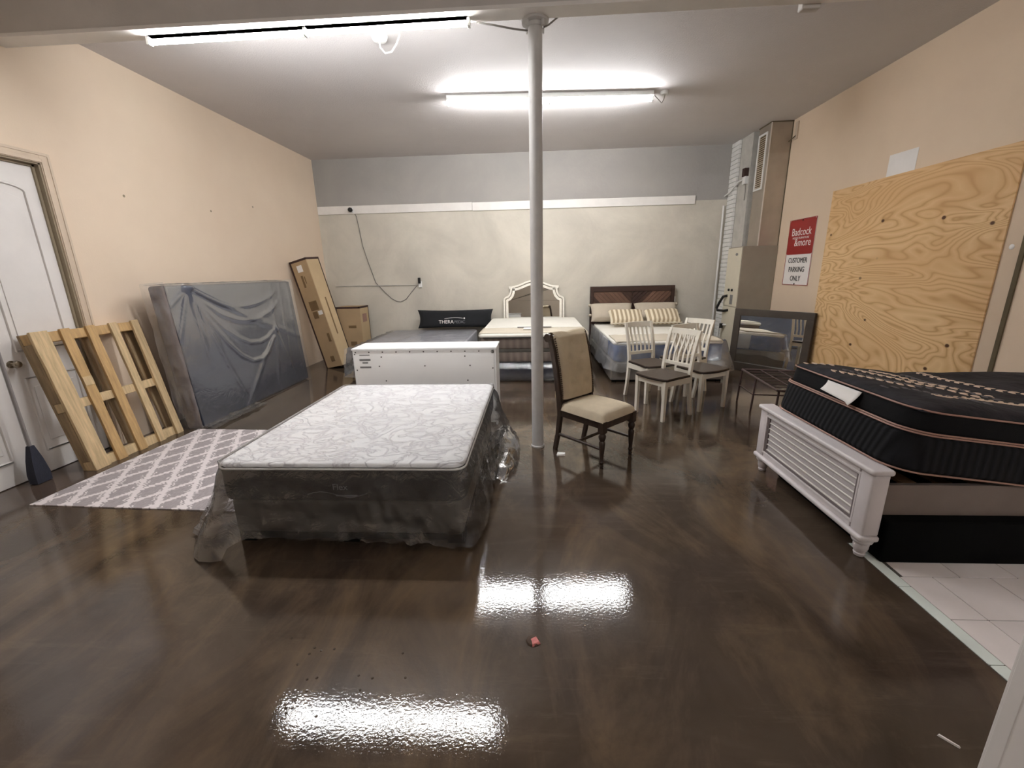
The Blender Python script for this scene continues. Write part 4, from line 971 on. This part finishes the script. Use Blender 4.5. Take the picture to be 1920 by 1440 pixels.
# disconnect box and conduit on the pier
sb = thing('switch_box', 'small electrical switch box with white conduit on the grey block pier', 'switch box', (3.575, 7.97, 2.94))
box(-.06, 0, -.05, .05, 0, .12).build('box', 'white_plastic', sb, bevel=.006); box(-.075, 0, -.04, .05, .12, .25).build('breaker', 'carton_edge', sb, bevel=.006)
MB().tube([(-.03, .05, .09), (-.05, .2, .08), (-.07, .43, -.03), (-.10, .66, -.10), (-.53, .70, -.19)], .013, 8).build('conduit', 'white_plastic', sb, 60)
MB().tube([(-.02, .0, .0), (-.02, -.02, -.12), (-.01, .01, -.25)], .006, 5).build('wire', 'grey_wire', sb, 60)
vp = MB().tube([(0, 0, 0), (0, 0, 2.69)], .018, 10).build('white_pipe', 'white_plastic', None, 60, loc=(3.47, 8.555, 0)); tag(vp, 'thin white pipe running up the back wall beside the brick pilaster', 'pipe')
wbk = thing('wall_bracket', 'small white bracket at the top of the beige wall beside the duct', 'bracket', (XR, 7.30, 3.42))
box(-.02, 0, -.06, .0, .0, .24).build('plate', 'trim_beige', wbk, bevel=.003); MB().tube([(-.02, -.03, .05), (-.05, .08, 0)], .008, 6).build('wire', 'dark_gap', wbk)

# ------------------------------------------------------------------ back wall fittings
sc_ = thing('security_camera', 'small black security camera with dangling cable on the white wall board', 'camera', (-3.49, YB-.028, 2.81))
MB().rbox(-.035, .035, -.02, 0, -.05, .05, .008).build('mount', 'white_plastic', sc_)
cm = MB().lathe([(.035, 0), (.042, .02), (.042, .05), (.030, .07), (.01, .075)], n=16)
for i in range(len(cm.v)): x, y, z = cm.v[i]; cm.v[i] = Vector((x-.01, -.02-z, y))
cm.build('body', 'dark_plastic', sc_, 40)
cpts = [(-3.46, 2.76), (-3.422, 2.70), (-3.39, 2.45), (-3.361, 2.167), (-3.287, 1.864), (-3.17, 1.451), (-3.004, 1.26), (-2.874, 1.131), (-2.78, 1.08), (-2.695, 1.064), (-2.58, 1.12), (-2.484, 1.229), (-2.37, 1.35), (-2.31, 1.41)]
MB().tube([(x+3.49, .018, z-2.81) for x, z in cpts], .0075, 6).build('cable', 'grey_wire', sc_, 60)
ol = thing('wall_outlet', 'wall outlet with black plug at the end of a thin conduit on the grey wall', 'outlet', (-2.27, YB, 1.40))
box(-.035, .035, -.035, 0, -.06, .06).build('box', 'white_plastic', ol, bevel=.004)
MB().rbox(-.03, .02, -.08, -.035, .02, .13, .012).build('plug', 'dark_plastic', ol)
MB().tube([(-.03, -.012, -.01), (-1.72, -.012, -.005)], .009, 6).build('conduit', 'block_grey', ol, 60)
for y, z in ((4.47, 2.434), (5.68, 2.444), (6.57, 2.616)):
    n_ = MB().lathe([(.014, 0), (.009, .006)], n=8)
    for i in range(len(n_.v)): a, b, c = n_.v[i]; n_.v[i] = Vector((c, a, b))
    tag(n_.build('wall_nail', 'jamb_brown', None, 50, loc=(XL, y, z)), {4.47: 'wall nail nearest the white double door', 5.68: 'middle wall nail above the wrapped box spring', 6.57: 'wall nail nearest the back corner above the wrapped box spring'}[y], 'nail', 'nails in the left wall')
# floor scraps
sp = thing('paint_scrap', 'small pink and brown scrap lying on the open floor', 'scrap', (-.02, 1.548, 0), R(20)); sp.scale = (.7, .7, .6)
MB().lathe([(.001, 0), (.045, .002), (.04, .012), (.02, .018), (.001, .016)], n=9).build('lump', 'scrap_dark', sp, 40); MB().loft([[(-.02, -.045, .001), (.04, -.035, .001), (.03, .02, .001), (-.015, .01, .001)], [(-.015, -.035, .018), (.03, -.03, .02), (.025, .012, .022), (-.012, .006, .02)]]).build('pink_flake', 'scrap_pink', sp, bevel=.002)
ck = MB().loft([[(-.028, -.005, 0), (.028, -.003, 0), (.03, .005, 0), (-.026, .005, 0)], [(-.025, -.003, .006), (.026, -.002, .007), (.027, .003, .006), (-.024, .003, .006)]]).build('plastic_tie', 'paper', None, loc=(1.414, 1.179, 0)); ck.rotation_euler.z = R(-50)
tag(ck, 'tiny white plastic scrap on the dark floor near the white door edge', 'scrap')
